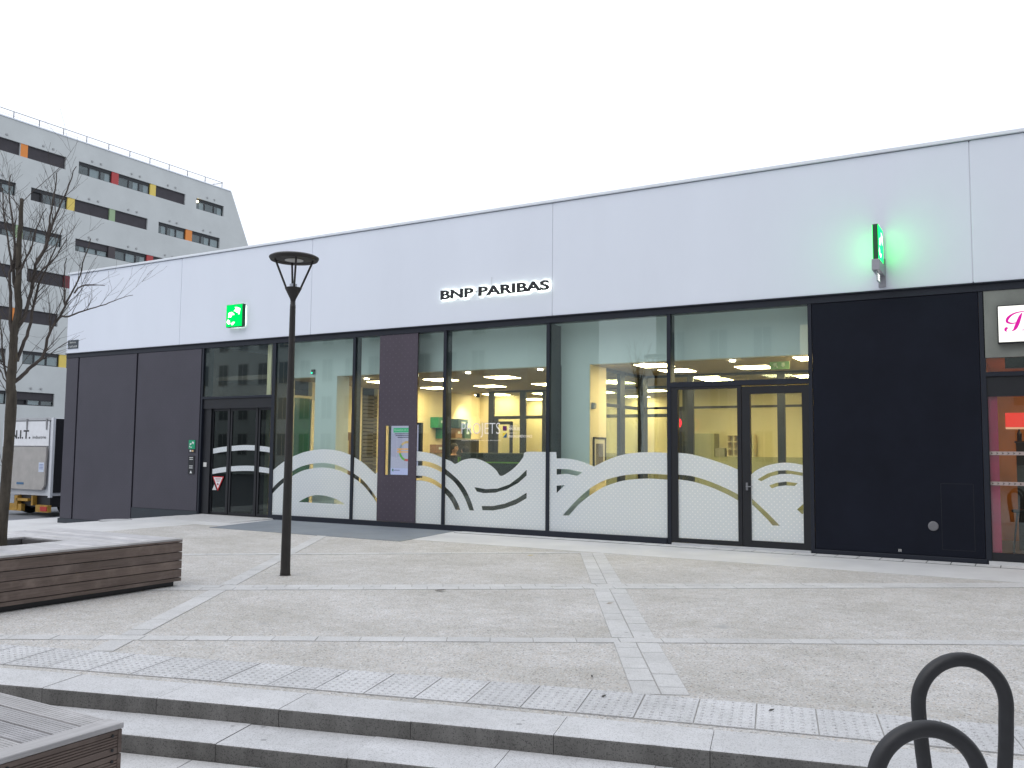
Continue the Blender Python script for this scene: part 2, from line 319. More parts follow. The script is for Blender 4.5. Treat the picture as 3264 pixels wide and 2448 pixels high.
F['p6_bt']= [[-5.006, 1.154], [-4.767, 1.133], [-4.475, 1.055], [-4.19, 0.945], [-4.006, 0.858]]
F['p6_bb']= [[-5.006, 1.074], [-4.768, 1.047], [-4.476, 0.97], [-4.19, 0.856], [-4.007, 0.762]]
F['p7_out']= [[-3.801, 1.177], [-3.704, 1.254], [-3.543, 1.326], [-3.332, 1.37], [-3.166, 1.369], [-3.003, 1.345]]
F['p7_b1']= [[-3.7, 1.105], [-3.545, 1.198], [-3.386, 1.249], [-3.23, 1.257], [-3.005, 1.225], [-3.0, 1.173], [-3.179, 1.201], [-3.335, 1.197], [-3.492, 1.157], [-3.642, 1.077]]
F['p7_b2']= [[-3.519, 1.014], [-3.402, 1.059], [-3.259, 1.08], [-3.08, 1.062], [-3.128, 1.017], [-3.26, 1.021], [-3.385, 1.005], [-3.478, 0.97]]
F['p7_b3']= [[-3.098, 0.657], [-2.998, 0.75], [-2.991, 0.626], [-3.021, 0.586]]
F['p7_b4']= [[-3.659, 0.683], [-3.552, 0.585], [-3.361, 0.396], [-3.473, 0.394], [-3.553, 0.485], [-3.66, 0.589]]
F['d_up']= [[-16.175, 1.515], [-15.954, 1.546], [-15.722, 1.569], [-15.613, 1.576], [-15.206, 1.602], [-14.805, 1.597], [-14.712, 1.587], [-14.481, 1.57], [-14.263, 1.543]]
F['d_lo']= [[-16.176, 1.045], [-15.955, 1.081], [-15.724, 1.107], [-15.615, 1.118], [-15.208, 1.141], [-14.809, 1.142], [-14.704, 1.129], [-14.484, 1.111], [-14.267, 1.087]]
F['d_th']= [[-15.206, 1.602], [-15.2, 1.491]]
LOGO= [[[0.535, 0.873], [0.662, 0.867], [0.888, 0.791], [0.857, 0.66], [0.825, 0.528], [0.776, 0.532], [0.739, 0.622], [0.626, 0.627], [0.604, 0.683], [0.477, 0.692], [0.504, 0.726], [0.601, 0.786]], [[0.143, 0.608], [0.191, 0.641], [0.366, 0.669], [0.516, 0.576], [0.517, 0.53], [0.377, 0.529], [0.324, 0.425], [0.274, 0.429], [0.246, 0.457], [0.204, 0.434], [0.141, 0.423], [0.173, 0.554]], [[0.143, 0.366], [0.194, 0.301], [0.25, 0.292], [0.267, 0.198], [0.296, 0.17], [0.289, 0.145], [0.226, 0.144], [0.199, 0.11], [0.121, 0.167], [0.049, 0.239], [0.103, 0.302]], [[0.338, 0.162], [0.448, 0.226], [0.568, 0.217], [0.528, 0.148], [0.431, 0.083], [0.361, 0.083]]]
TREE= [[[-0.029, 1.915], [-0.037, 2.073], [-0.045, 2.168], [-0.038, 2.328], [-0.037, 2.489], [-0.042, 2.649], [-0.033, 2.762], [-0.009, 3.007], [-0.029, 3.135], [-0.028, 3.33], [-0.036, 3.59], [-0.032, 3.82], [-0.032, 3.984], [-0.037, 4.156]], [[-0.037, 2.169], [0.006, 2.203], [0.086, 2.303], [0.167, 2.388], [0.241, 2.474], [0.271, 2.622], [0.307, 2.772], [0.388, 2.935], [0.427, 3.038], [0.507, 3.237], [0.56, 3.393], [0.603, 3.617], [0.648, 3.825]], [[0.388, 2.927], [0.461, 2.925], [0.563, 2.983], [0.68, 3.035], [0.829, 3.099], [0.95, 3.17], [1.103, 3.236]], [[0.427, 3.038], [0.415, 3.145], [0.41, 3.26], [0.404, 3.41], [0.406, 3.527]], [[0.509, 3.187], [0.58, 3.278], [0.683, 3.322], [0.82, 3.339]], [[-0.032, 2.73], [0.033, 2.848], [0.068, 3.014], [0.108, 3.23], [0.126, 3.461], [0.197, 3.651], [0.231, 3.855], [0.257, 4.108], [0.282, 4.364], [0.287, 4.533]], [[0.126, 3.461], [0.211, 3.653], [0.273, 3.91], [0.337, 4.12], [0.402, 4.315], [0.454, 4.51]], [[0.108, 3.23], [0.18, 3.385], [0.276, 3.495], [0.357, 3.638], [0.41, 3.778]], [[-0.061, 2.152], [-0.098, 2.198], [-0.151, 2.322], [-0.211, 2.43]], [[-0.069, 2.327], [-0.112, 2.356], [-0.155, 2.402], [-0.217, 2.557]], [[-0.047, 2.616], [-0.077, 2.807], [-0.081, 3.049], [-0.113, 3.288], [-0.1, 3.452], [-0.145, 3.674], [-0.184, 3.93], [-0.213, 4.252]], [[-0.036, 3.134], [-0.073, 3.325], [-0.072, 3.618], [-0.108, 3.941], [-0.155, 4.212], [-0.154, 4.492]], [[-0.003, 2.41], [0.045, 2.575], [0.087, 2.739], [0.122, 2.921], [0.147, 3.152], [0.183, 3.32], [0.247, 3.492], [0.324, 3.734], [0.375, 3.924]], [[-0.031, 3.33], [0.019, 3.466], [0.083, 3.637], [0.111, 3.806], [0.195, 4.016]], [[-0.062, 2.167], [-0.128, 2.403], [-0.152, 2.641], [-0.177, 2.879]]]
# ------------------------------------------------------------------ ground
def gz(x):                                            # plaza falls towards the street on the left
    if x > -16.4: return 0.
    if x < -20.2: return -.42
    t = (-16.4 - x) / 3.8; return -.42 * t * t * (3 - 2 * t) if t < 1 else -.42
def nos(x): return -.005877 * x * x + .22837 * x - 9.2507      # edge of the top step
def nosp(x, off):
    s = -.011754 * x + .22837; k = math.hypot(1, s); return (x - s / k * off, nos(x) + off / k)
g = MB().box(-500, 500, -500, 500, -1.2, -.85).build('ground', M('far_ground', (.3, .3, .3), .9, var=.1, vs=.3)); kind(g, 'structure')
road = MB().box(-75, -23.3, -70, 90, -.8, -.62).build('road', ASPH); kind(road, 'structure')
kerb = MB().box(-23.38, -23.2, -70, 90, -.75, -.425).build('kerb', GRANITE, bev=.01); kind(kerb, 'structure')
mk = MB()
for i in range(6): mk.box(-33 + i * 0, -24.1, 7.5 + i * 1.1, 8.0 + i * 1.1, -.62, -.616)
kind(mk.build('road_marking', plain('road_paint', (.72, .72, .68))), 'structure')
sp_ = MB().box(-23.2, -21.3, .3, 60, -.7, -.421).build('pavement', LIGHTCONC); kind(sp_, 'structure')
low = MB().box(-14, 16, -46, -8.9, -.5, -.2).build('lower_plaza', GRANITE); kind(low, 'structure')
xs = [-23.2, -22, -21, -20.2, -19.8, -19.4, -19, -18.6, -18.2, -17.8, -17.4, -17, -16.4, -15.4, -14.5] + [-14 + .5 * i for i in range(53)]
mb = MB(); rows_ = 3
for i, x in enumerate(xs):
    y0 = nosp(x, .3)[1] if x > -14 else nosp(-14, .3)[1]
    for j in range(rows_ + 1):
        y = y0 + (.3 - y0) * j / rows_; mb.v.append((x, y, gz(x)))
for i in range(len(xs) - 1):
    for j in range(rows_):
        a = i * (rows_ + 1) + j; mb.f.append((a, a + rows_ + 1, a + rows_ + 2, a + 1)); mb.m.append(1 if xs[i] < -14.9 else 0)
plaza = mb.build('plaza', [GRAVEL, LIGHTCONC]); kind(plaza, 'structure')
# pale border along the bank, sett row, grey resin ramp
bd = MB().box(-16.4, 6, -1.76, .02, -.03, .004).build('paving_border', LIGHTCONC); kind(bd, 'structure')
rp = MB().hexa([(-13.62, -2.15, -.02), (-9.05, -2.15, -.02), (-9.36, -.03, -.02), (-14.0, -.03, -.02)], [(-13.62, -2.15, .0085), (-9.05, -2.15, .0085), (-9.36, -.03, .0085), (-14.0, -.03, .0085)]).build('ramp', MAT); kind(rp, 'structure')
th_ = MB().hexa([(-16.35, -1.2, -.02), (-14.1, -1.2, -.02), (-14.1, -.0, -.02), (-16.35, 0, -.02)], [(-16.35, -1.2, .008), (-14.1, -1.2, .008), (-14.1, 0, .03), (-16.35, 0, .03)]).build('threshold', STONE); kind(th_, 'structure')
def row(name, p0, p1, off, w, pitch, mat, gap=.008, skip=(), h=.018, top=.005, phase=0., bed=True, parent=plaza, bm=None):
    """one row of slabs from p0 to p1, off to its left, each slab an object; skip = distances along it left out"""
    p0 = Vector((*p0, 0)); p1 = Vector((*p1, 0)); d = (p1 - p0); ln = d.length; d.normalize(); nrm = Vector((-d.y, d.x, 0)); ang = math.atan2(d.y, d.x)
    cache = {}
    segs = []; a = 0.
    for s0, s1 in sorted(skip): segs.append((a, s0)); a = s1
    segs.append((a, ln))
    for s0, s1 in segs:
        if s1 - s0 < .05: continue
        if bed:
            c = p0 + d * (s0 + s1) / 2 + nrm * off; b = MB().box(-(s1 - s0) / 2, (s1 - s0) / 2, -w / 2, w / 2, -.01, top - .0038).build('joint_bed', bm or JOINT, parent); b.location = c; b.rotation_euler.z = ang
        t = s0 - (phase * pitch)
        while t < s1 - .02:
            a0 = max(t, s0); a1 = min(t + pitch, s1); t += pitch
            if a1 - a0 < .04: continue
            key = round(a1 - a0, 3)
            if key not in cache: cache[key] = MB().box(-(a1 - a0 - gap) / 2, (a1 - a0 - gap) / 2, -w / 2 + gap / 2, w / 2 - gap / 2, top - h, top).mesh('slab', mat)
            o = link(name, cache[key], parent); o.location = p0 + d * (a0 + a1) / 2 + nrm * off; o.location.z = random.uniform(-.0012, .0012); o.rotation_euler.z = ang
B1a, B1b = (-8.35, -7.715), (2.2, -.404)
B2a, B2b = (-7.6, -10.24), (3.2, -3.722)
B0a, B0b = (-10.75, -5.61), (-5.86, -1.9)
SAa, SAb = (-5.70, -1.84), (-2.015, -8.726)
SBa, SBb = (-10.95, -1.85), (-5.978, -9.82)
def cross(a, b, c, d):
    a, b, c, d = map(Vector, (a, b, c, d)); r = b - a; s = d - c; k = r.x * s.y - r.y * s.x
    return ((c - a).x * s.y - (c - a).y * s.x) / k * r.length
def sk(a, b, c, d, w): t = cross(a, b, c, d); return (t - w, t + w)
row('slab', B1a, B1b, .09, .18, .346, STONE, phase=.5); row('slab', B1a, B1b, -.09, .18, .346, STONE)
row('slab', B2a, B2b, 0, .175, .345, STONE)
row('slab', B0a, B0b, 0, .16, .35, STONE)
skA = [sk(SAa, SAb, B1a, B1b, .185), sk(SAa, SAb, B2a, B2b, .09)]
row('slab', SAa, SAb, .09, .178, .33, STONE, skip=skA); row('slab', SAa, SAb, -.09, .178, .33, STONE, skip=skA, phase=.45)
skB = [sk(SBa, SBb, B0a, B0b, .09), sk(SBa, SBb, B1a, B1b, .19), sk(SBa, SBb, B2a, B2b, .095)]
row('slab', SBa, SBb, 0, .19, .42, STONE, skip=skB)
row('slab', (-9.2, -.19), (3.2, -.19), 0, .30, .305, LIGHTCONC, top=.012, gap=.014, bm=M('joint_dark', (.12, .12, .12), .9))
# tactile slabs: raised studs
def tactile_mesh(w, d):
    m = MB().box(-w / 2, w / 2, -d / 2, d / 2, -.012, .006)
    nx, ny = 6, 9
    for i in range(nx):
        for j in range(ny):
            cx = -w / 2 + w * (i + .5) / nx; cy = -d / 2 + d * (j + .5) / ny
            v = []
            for r, z in ((.0135, .006), (.0085, .0115)):
                v += [(cx + r * math.cos(k * math.pi / 3), cy + r * math.sin(k * math.pi / 3), z) for k in range(6)]
            m.add(v, [(k, (k + 1) % 6, 6 + (k + 1) % 6, 6 + k) for k in range(6)] + [(6, 7, 8, 9, 10, 11)])
    return m.mesh('tactile_slab', GRANITE)
tm = tactile_mesh(.325, .512); bedm = MB()
for i in range(-26, 20):
    x = -1.71 + .3215 * i
    a = nosp(x, .695); s = -.011754 * x + .22837
    o = link('tactile_slab', tm, plaza); o.location = (a[0], a[1], random.uniform(-.001, .001)); o.rotation_euler.z = math.atan(s)
for i in range(-26, 20):
    x0 = -1.71 + .3215 * (i - .5); x1 = x0 + .3215; q = [nosp(x0, .432), nosp(x1, .432), nosp(x1, .958), nosp(x0, .958)]
    bedm.add([(*p, .0015) for p in q], [(0, 1, 2, 3)])
bedm.build('joint_bed', JOINT, plaza)
# two granite steps, each block its own piece
steps = thing('steps', 'two long pale granite steps along the front of the plaza', 'steps', (-2, -9.9, -.2))
def step_row(off0, off1, zt, zb, x0, pitch, n0, n1):
    for i in range(n0, n1):
        a = x0 + pitch * i + .0016; b = x0 + pitch * (i + 1) - .0016; jx = random.uniform(-.002, .002)
        q = [nosp(a, off0), nosp(b, off0), nosp(b, off1), nosp(a, off1)]; c = (*nosp((a + b) / 2, (off0 + off1) / 2), zb)
        prof = [(off0, zb), (off0, zt + jx - .009), (off0 + .0025, zt + jx - .003), (off0 + .009, zt + jx), (off1, zt + jx), (off1, zb)]; xs4 = [a, a + (b - a) / 3, a + (b - a) * 2 / 3, b]; m = MB()
        m.v = [(*nosp(x, of), z) for x in xs4 for of, z in prof]
        for k in range(3):
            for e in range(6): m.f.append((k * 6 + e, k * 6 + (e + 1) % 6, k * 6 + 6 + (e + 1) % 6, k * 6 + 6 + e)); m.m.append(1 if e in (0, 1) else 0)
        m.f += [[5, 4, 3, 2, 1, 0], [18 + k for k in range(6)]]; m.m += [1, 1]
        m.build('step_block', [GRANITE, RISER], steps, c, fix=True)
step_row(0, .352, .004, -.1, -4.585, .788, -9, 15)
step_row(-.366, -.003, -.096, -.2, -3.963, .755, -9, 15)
# big slabs of the lower level in front of the steps
for j in range(3):
    for i in range(-7, 7):
        x = -3.2 + i * .9 + (j % 2) * .4; o0 = -.37 - .45 * j; q = [nosp(x + .004, o0 - .446), nosp(x + .896, o0 - .446), nosp(x + .896, o0), nosp(x + .004, o0)]
        MB().hexa([(*p, -.215) for p in q], [(*p, -.194) for p in q]).build('slab', STONE, low)
# round drain cover
mh = thing('drain_cover', 'round grey drain cover set in the pale paving by the bank corner', 'drain cover', (-16.65, -2.0, gz(-16.65)))
z0 = gz(-16.65) - .004
MB().lathe([(.30, -.01), (.30, .010)], 40, (-16.65, -2.0, z0)).build('cover', M('cast_concrete', (.44, .44, .45), .8, var=.1, vs=8), mh)
rg = MB(); n = 40
for k in range(n):
    a0 = 2 * math.pi * k / n; a1 = 2 * math.pi * (k + 1) / n
    rg.add([(-16.65 + r * math.cos(a), -2 + r * math.sin(a), z0 + .008) for a in (a0, a1) for r in (.305, .335)], [(0, 1, 3, 2)])
rg.build('frame', M('cast_iron', (.16, .16, .17), .6, var=.2, vs=10), mh)
# ------------------------------------------------------------------ bank building
bank = thing('bank_building', 'long low bank with white fascia, navy frames and wavy frosted film on its windows', 'building', (-11, 0, 0))
ZF, ZR = 3.96, 6.03
jx = [-21.65, -17.29, -13.15, -7.337, -.589, 6.2]
for i in range(5): bx('fascia_panel', WHITE, jx[i] + (.007 if i else 0), jx[i + 1] - .007, -.03, .2, ZF, ZR, bank, bev=.006)
MB().box(-21.6, 6.2, -.021, .19, ZF + .02, ZR - .02).build('backing_wall', M('fascia_joint', (.66, .68, .74), .8), bank)
bx('coping', COPE, -21.69, 6.2, -.065, .4, ZR + .012, ZR + .062, bank, bev=.006)
MB().box(-21.66, 6.2, .25, 14, ZR - .12, ZR - .02).build('roof', plain('roof_felt', (.2, .2, .21)), bank)
MB().box(-21.645, -21.5, .2, 14, ZF, ZR).build('fascia_side', WHITE, bank)
MB().box(-21.645, -21.5, .15, 14, -.6, ZF - .002).build('side_wall', GREYP, bank)
MB().box(-21.5, 6, 13.9, 14.1, -.6, ZR - .15).build('rear_wall', WHITE, bank)
bx('lintel', NAVY, -21.67, 6.2, -.012, .2, 3.835, ZF - .003, bank, bev=.004)
bx('drip_edge', NAVY, -21.67, 6.2, -.05, .0, ZF - .02, ZF - .004, bank)
# wall panels left
for a, b, zb in ((-21.645, -21.165, -.3), (-21.105, -18.845, -.3), (-18.785, -16.535, .085)):
    bx('wall_panel', GREYP, a, b, -.004, .08, zb, 3.83, bank, bev=.004)
MB().box(-21.6, -16.5, .035, .14, -.3, 3.83).build('panel_backing', BLACK, bank)
bx('plinth', TEAL, -21.70, -18.815, -.022, .1, -.6, -.302, bank); bx('plinth', TEAL, -18.81, -16.5, -.012, .1, -.6, .083, bank)
# mullions
for c, w, d in ((-16.485, .05, .3), (-14.222, .10, .40), (-11.958, .07, .2), (-9.69, .07, .2), (-7.437, .068, .55), (-5.15, .068, .2), (-2.858, .058, .2), (-.5, .07, .2)):
    bx('mullion', NAVY, c - w / 2, c + w / 2, 0, d, 0, 3.834, bank, bev=.003)
bx('sill', NAVY, -14.17, -5.185, -.02, .16, -.05, .108, bank, bev=.004)
bx('sill', NAVY, -2.83, -.52, -.02, .16, -.05, .075, bank, bev=.004)
# ---- windows: pane > film
def window(x0, x1, z0, z1, y=.03, mat=None):
    return bx('window_pane', mat or GLASS, x0, x1, y, y + .012, z0, z1, bank)
FY = .024
def film(parent, polys, y=FY, name='frosted_film'): return flat(name, polys, y, .0015, FILM, parent)
sm = lambda k, n=5: smooth_curve(F[k], n)
zb = .100
w1 = window(-14.172, -11.993, .1, 3.84)
film(w1, [[(-14.172, 1.03)] + sm('p1_out')[1:-1] + [(-11.99, 1.405)] + sm('p1_bt')[::-1][:-1] + [(-14.172, .66)]])
film(w1, [[(-14.172, .56)] + sm('p1_bb')[1:] + [(-11.99, zb), (-14.172, zb)], sm('p1_lens')])
w2 = window(-11.923, -11.288, .1, 3.84)
film(w2, [sm('p2_out') + [(-11.285, 1.09)] + sm('p2_bt')[::-1]])
film(w2, [sm('p2_bb') + [(-11.288, zb), (-11.923, zb)]])
w3 = window(-10.340, -9.725, .1, 3.84)
film(w3, [sm('p3_out') + sm('p3_b1t')[::-1]]); film(w3, [sm('p3_b1b') + sm('p3_b2t')[::-1]]); film(w3, [sm('p3_b2b') + [(-9.725, zb), (-10.34, zb)]])
w4 = window(-9.655, -7.471, .1, 3.84)
film(w4, [[(-9.652, zb), (-9.652, .70)] + sm('p4_b2b')[1:] + sm('p4_b2t')[::-1] + [(-9.652, .83), (-9.652, 1.06)] + sm('p4_b1b')[1:] + sm('p4_b1t')[::-1] + [(-9.652, 1.17), (-9.652, 1.355)]
          + F['p4_out'][:1] + sm('p4_out')[1:-1] + [(-7.472, 1.507), (-7.472, zb)], F['p4_s1'], F['p4_s2']])
w5 = window(-7.403, -5.184, .1, 3.84)
film(w5, [[(-7.402, zb), (-7.402, 1.507)] + F['p5_out'][1:3] + smooth_curve(F['p5_out'][2:7]) [1:] + smooth_curve(F['p5_out'][6:])[1:] + [(-5.186, 1.15)] + sm('p5_bt')[::-1][1:] + sm('p5_bb')[:-1] + [(-5.186, 1.066), (-5.186, zb)], F['p5_o1'], F['p5_o2']])
# ---- door bay right
bx('transom', NAVY, -5.116, -2.887, 0, .12, 2.60, 2.685, bank, bev=.003)
window(-5.116, -2.887, 2.68, 3.84)
fl = MB().box(-5.116, -5.0, .01, .1, .05, 2.598).box(-4.005, -3.94, .01, .1, .05, 2.598).box(-5.0, -4.005, .01, .1, 2.56, 2.598).box(-5.0, -4.005, .01, .1, .05, .118)
side_light = fl.build('side_light', BLACK, bank)
bx('pane', GLASS, -5.0, -4.005, .035, .047, .118, 2.56, side_light)
film(side_light, [sm('p6_out') + sm('p6_bt')[::-1]], .030, 'film'); film(side_light, [sm('p6_bb') + [(-4.006, .12), (-5.0, .12)]], .030, 'film')
dr = MB().box(-3.935, -3.80, .02, .09, .04, 2.58).box(-2.997, -2.889, .02, .09, .04, 2.58).box(-3.80, -2.997, .02, .09, 2.46, 2.58).box(-3.80, -2.997, .02, .09, .04, .145)
door = dr.build('door', BLACK, bank)
bx('pane', GLASS, -3.80, -2.997, .045, .057, .145, 2.46, door)
film(door, [sm('p7_out') + [(-2.999, .146), (-3.80, .146)], F['p7_b1'][:4] + [(-3.004, 1.225), (-3.004, 1.175)] + F['p7_b1'][6:], F['p7_b2'], [(-3.098, .657), (-3.003, .745), (-3.003, .60), (-3.021, .586)],
            [(-3.79, .80)] + F['p7_b4'][:4] + F['p7_b4'][4:] + [(-3.79, .71)]], .040, 'film')
hd = MB().tube([(-3.86, -.02, .99), (-3.86, -.05, .99), (-3.76, -.05, .99)], .008, 8).box(-3.875, -3.845, .0, .02, .93, 1.05); hd.build('handle', plain('handle_steel', (.2, .2, .22), .35), door)
bx('door_sill', plain('sill_alu', (.55, .56, .58), .4), -5.1, -2.89, -.03, .1, -.03, .042, bank)
# ---- sliding entrance left
bx('transom', NAVY, -16.46, -14.272, 0, .12, 2.655, 2.705, bank, bev=.003)
window(-16.46, -14.272, 2.70, 3.84)
bx('door_header', BLACK, -16.46, -14.272, .03, .25, 2.43, 2.653, bank)
bx('door_jamb', BLACK, -16.46, -16.21, .06, .25, .02, 2.43, bank)
ups = smooth_curve(F['d_up'], 4); los = smooth_curve(F['d_lo'], 4)
for a, b in ((-16.21, -15.68), (-15.61, -14.80), (-14.73, -14.28)):
    leaf = MB().box(a, a + .045, .1, .14, .03, 2.43).box(b - .03, b + .04, .1, .14, .03, 2.43).box(a + .045, b - .03, .1, .14, .03, .09).box(a + .045, b - .03, .1, .14, 2.38, 2.43).build('sliding_door', BLACK, bank)
    bx('pane', GLASSD, a + .045, b - .03, .115, .125, .09, 2.38, leaf)
    for cv in (ups, los):
        pts = [(x, z) for x, z in cv if a + .04 < x < b - .03]
        if len(pts) < 2: continue
        pts = [(a + .045, pts[0][1])] + pts + [(b - .03, pts[-1][1])]
        film(leaf, [[(x, z) for x, z in pts] + [(x, z - .115) for x, z in pts[::-1]]], .108, 'film_stripe')
# ---- purple centre panel with a cut-out for the screen
cp = MB().box(-11.287, -11.11, 0, .03, .112, 3.83).box(-10.53, -10.342, 0, .03, .112, 3.83).box(-11.11, -10.53, 0, .03, .112, 1.025).box(-11.11, -10.53, 0, .03, 2.0, 3.83).build('wall_panel', PURPLE, bank)
bx('window_pane', GLASS, -11.11, -10.53, .012, .02, 1.025, 2.0, bank)
# ---- navy panel right
bx('wall_panel', NAVYP, -2.82, -.54, .0, .1, .078, 3.83, bank, bev=.004)
hl = MB()
for a in ((-1.084, -1.079, .175, 1.108), (-.671, -.666, .175, 1.108), (-1.084, -.666, .172, .177), (-1.084, -.666, 1.106, 1.111)): hl.box(a[0], a[1], -.0015, .003, a[2], a[3])
hl.build('hatch_joint', BLACK, bank)
vt = MB().lathe([(.068, 0), (.068, .012), (.055, .018)], 28); vt.v = [(-1.192 + x, -z, .5 + y) for x, y, z in vt.v]
vt.box(-1.2, -1.184, -.022, -.012, .44, .56)
vt.build('vent_cover', plain('zinc', (.17, .17, .185), .5), bank, fix=True)
for a in (-1.66, -1.635): MB().prism([(a, .115), (a + .012, .105), (a + .016, .145), (a + .002, .15)], -.003, .002).build('scratch', plain('bare_metal', (.5, .5, .5)), bank)
# ---- shell inside
MB().box(-21.4, 6, .16, 13.8, -.3, .015).build('interior_floor', FLOORI, bank)
MB().box(-14.2, -2.85, .45, .6, 3.1, 3.95).build('bulkhead', PALE, bank)
MB().box(-14.6, -2.6, .6, 13.8, 3.1, 3.3).build('ceiling', CEIL, bank)
MB().box(-14.6, -2.6, .16, .45, 3.9, 3.95).build('soffit', PALE, bank)
for a, b in ((-13.42, -12.80), (-7.39, -6.82)): bx('column', PALE, a, b, .452, .85, .015, 3.1, bank)
iw = MB().box(-14.62, -14.5, .2, .95, .015, 3.9).box(-14.62, -14.5, 1.52, 3.35, .015, 3.1).box(-14.62, -14.5, 3.96, 9.8, .015, 3.1).box(-14.62, -14.5, .95, 1.52, 2.70, 2.76)
iw.box(-14.5, -13.62, 4.42, 4.5, .015, 3.1).box(-13.72, -13.6, 4.5, 7.5, .015, 3.1).box(-13.6, -12.3, 7.5, 7.6, .015, 3.1)
iw.box(-14.5, -2.6, 9.8, 9.95, .015, 3.1).box(-2.75, -2.6, .16, 9.8, .015, 3.9).box(-6.93, -6.81, .46, 1.17, .015, 3.1)
iw.box(-7.4, -2.75, 6.5, 6.62, .015, 3.1)
iw.build('interior_wall', CREAM, bank)
MB().box(-14.60, -14.53, .95, 1.52, .1, 2.70).build('vestibule_glass', M('dark_green_glass', (.012, .09, .05), .15, var=.3, vs=2), bank)
lv = MB()
for i in range(26): lv.box(-14.56, -14.5, 3.36, 3.95, .5 + i * .093, .5 + i * .093 + .075)
lv.build('louvre', plain('louvre_brown', (.10, .085, .06)), bank)
# vestibule behind the sliding doors
MB().box(-16.5, -14.62, 4.0, 4.1, .015, 3.9).box(-16.6, -16.48, .3, 4, .015, 3.9).box(-16.5, -14.6, .4, 4.05, 3.1, 3.2).build('vestibule_wall', plain('dark_brown_wall', (.10, .075, .055)), bank)
MB().box(-15.35, -15.0, 3.9, 3.99, .1, 2.6).build('green_wall_panel', plain('green_panel', (.01, .20, .10)), bank)
# glass partitions
def partition(posts, rails, panes, label=None):
    p = MB()
    for b_ in posts: p.box(*b_)
    o = p.build('partition', BLACK, bank)
    for r in rails: MB().box(*r).build('rail', BLACK, o)
    for q in panes: MB().box(*q).build('pane', GLASSI, o)
    return o
partition([(-12.30, -12.15, 5.86, 5.94, .015, 3.1), (-11.345, -11.19, 5.86, 5.94, .015, 3.1), (-10.69, -10.60, 5.86, 5.94, .015, 3.1), (-9.3, -9.18, 5.86, 5.94, .015, 3.1), (-8, -7.88, 5.86, 5.94, .015, 3.1), (-6.96, -6.84, 5.86, 5.94, .015, 3.1)],
          [(-12.15, -6.96, 5.87, 5.93, 3.05, 3.1), (-12.15, -6.96, 5.87, 5.93, 2.36, 2.44), (-12.15, -12.02, 5.88, 5.92, .1, 2.36), (-11.66, -11.58, 5.88, 5.92, .1, 2.3), (-12.02, -11.58, 5.88, 5.92, 2.22, 2.3)],
          [(-12.15, -11.345, 5.895, 5.905, .1, 3.05), (-11.19, -10.69, 5.895, 5.905, .1, 3.05), (-10.6, -9.3, 5.895, 5.905, .1, 3.05), (-9.18, -8, 5.895, 5.905, .1, 3.05)])
partition([(-6.90, -6.83, 1.171, 1.22, .015, 3.1), (-6.90, -6.83, 1.88, 2.12, .015, 3.1), (-6.90, -6.78, 2.95, 3.2, .015, 3.1)],
          [(-6.89, -6.84, 1.22, 2.95, 3.04, 3.1), (-6.89, -6.84, 1.22, 2.95, 2.38, 2.44)], [(-6.87, -6.86, 1.22, 1.88, .05, 3.04), (-6.87, -6.86, 2.12, 2.95, .05, 3.04)])
partition([(-5.90, -5.78, 3.12, 3.2, .015, 3.1), (-4.115, -3.975, 3.12, 3.2, .015, 3.1)], [(-6.78, -2.75, 3.13, 3.19, 3.05, 3.1), (-6.78, -2.75, 3.13, 3.19, 2.405, 2.45), (-6.10, -6.02, 3.13, 3.19, .05, 2.405)],
          [(-6.78, -5.9, 3.15, 3.16, .05, 3.05), (-5.78, -4.115, 3.15, 3.16, .05, 3.05), (-3.975, -2.75, 3.15, 3.16, .05, 3.05)])
# low walls seen through the right-hand door
MB().box(-7.05, -6.28, 6.1, 6.49, .015, 1.975).box(-6.28, -4.2, 6.1, 6.49, .015, 1.44).build('low_wall', OLIVE, bank)
MB().box(-12.9, -6.9, 9.6, 9.79, .015, 1.5).box(-9.6, -7.6, 5.0, 5.2, .015, 1.5).build('low_wall', OLIVE, bank)
# ceiling light panels
lm = MB().box(-.285, .285, -.285, .285, -.004, .004).mesh('ceiling_light', LAMPW)
for x, y in [(-9.7, 2.2), (-11.3, 2.2), (-12.9, 2.2), (-9.7, 4.3), (-11.3, 4.3), (-12.9, 4.3), (-8.2, 4.3), (-12.75, 7.0), (-11.3, 7.25), (-9.7, 7.25), (-8.2, 7.25), (-12.85, 9.3), (-11.3, 9.3), (-9.5, 9.3),
             (-5.83, 1.12), (-5.8, 2.25), (-3.0, 1.05), (-5.75, 3.62), (-5.75, 4.6), (-3.75, 4.5), (-4.3, 2.2), (-8.2, 2.2)]:
    link('ceiling_light', lm, bank, (x, y, 3.094))
sm_ = MB().lathe([(.05, 0), (.05, .02)], 14).mesh('ceiling_spot', SPOTW)
for x, y in [(-9.7, .85), (-8.05, .85), (-5.9, .75), (-4.3, .8), (-13.35, 6.9), (-12.6, 1.2), (-11.2, .9), (-15.9, 2.2), (-15.1, 3.0)]: link('ceiling_spot', sm_, bank, (x, y, 3.075))  # last two are added, to give the unlit vestibule a mild glow
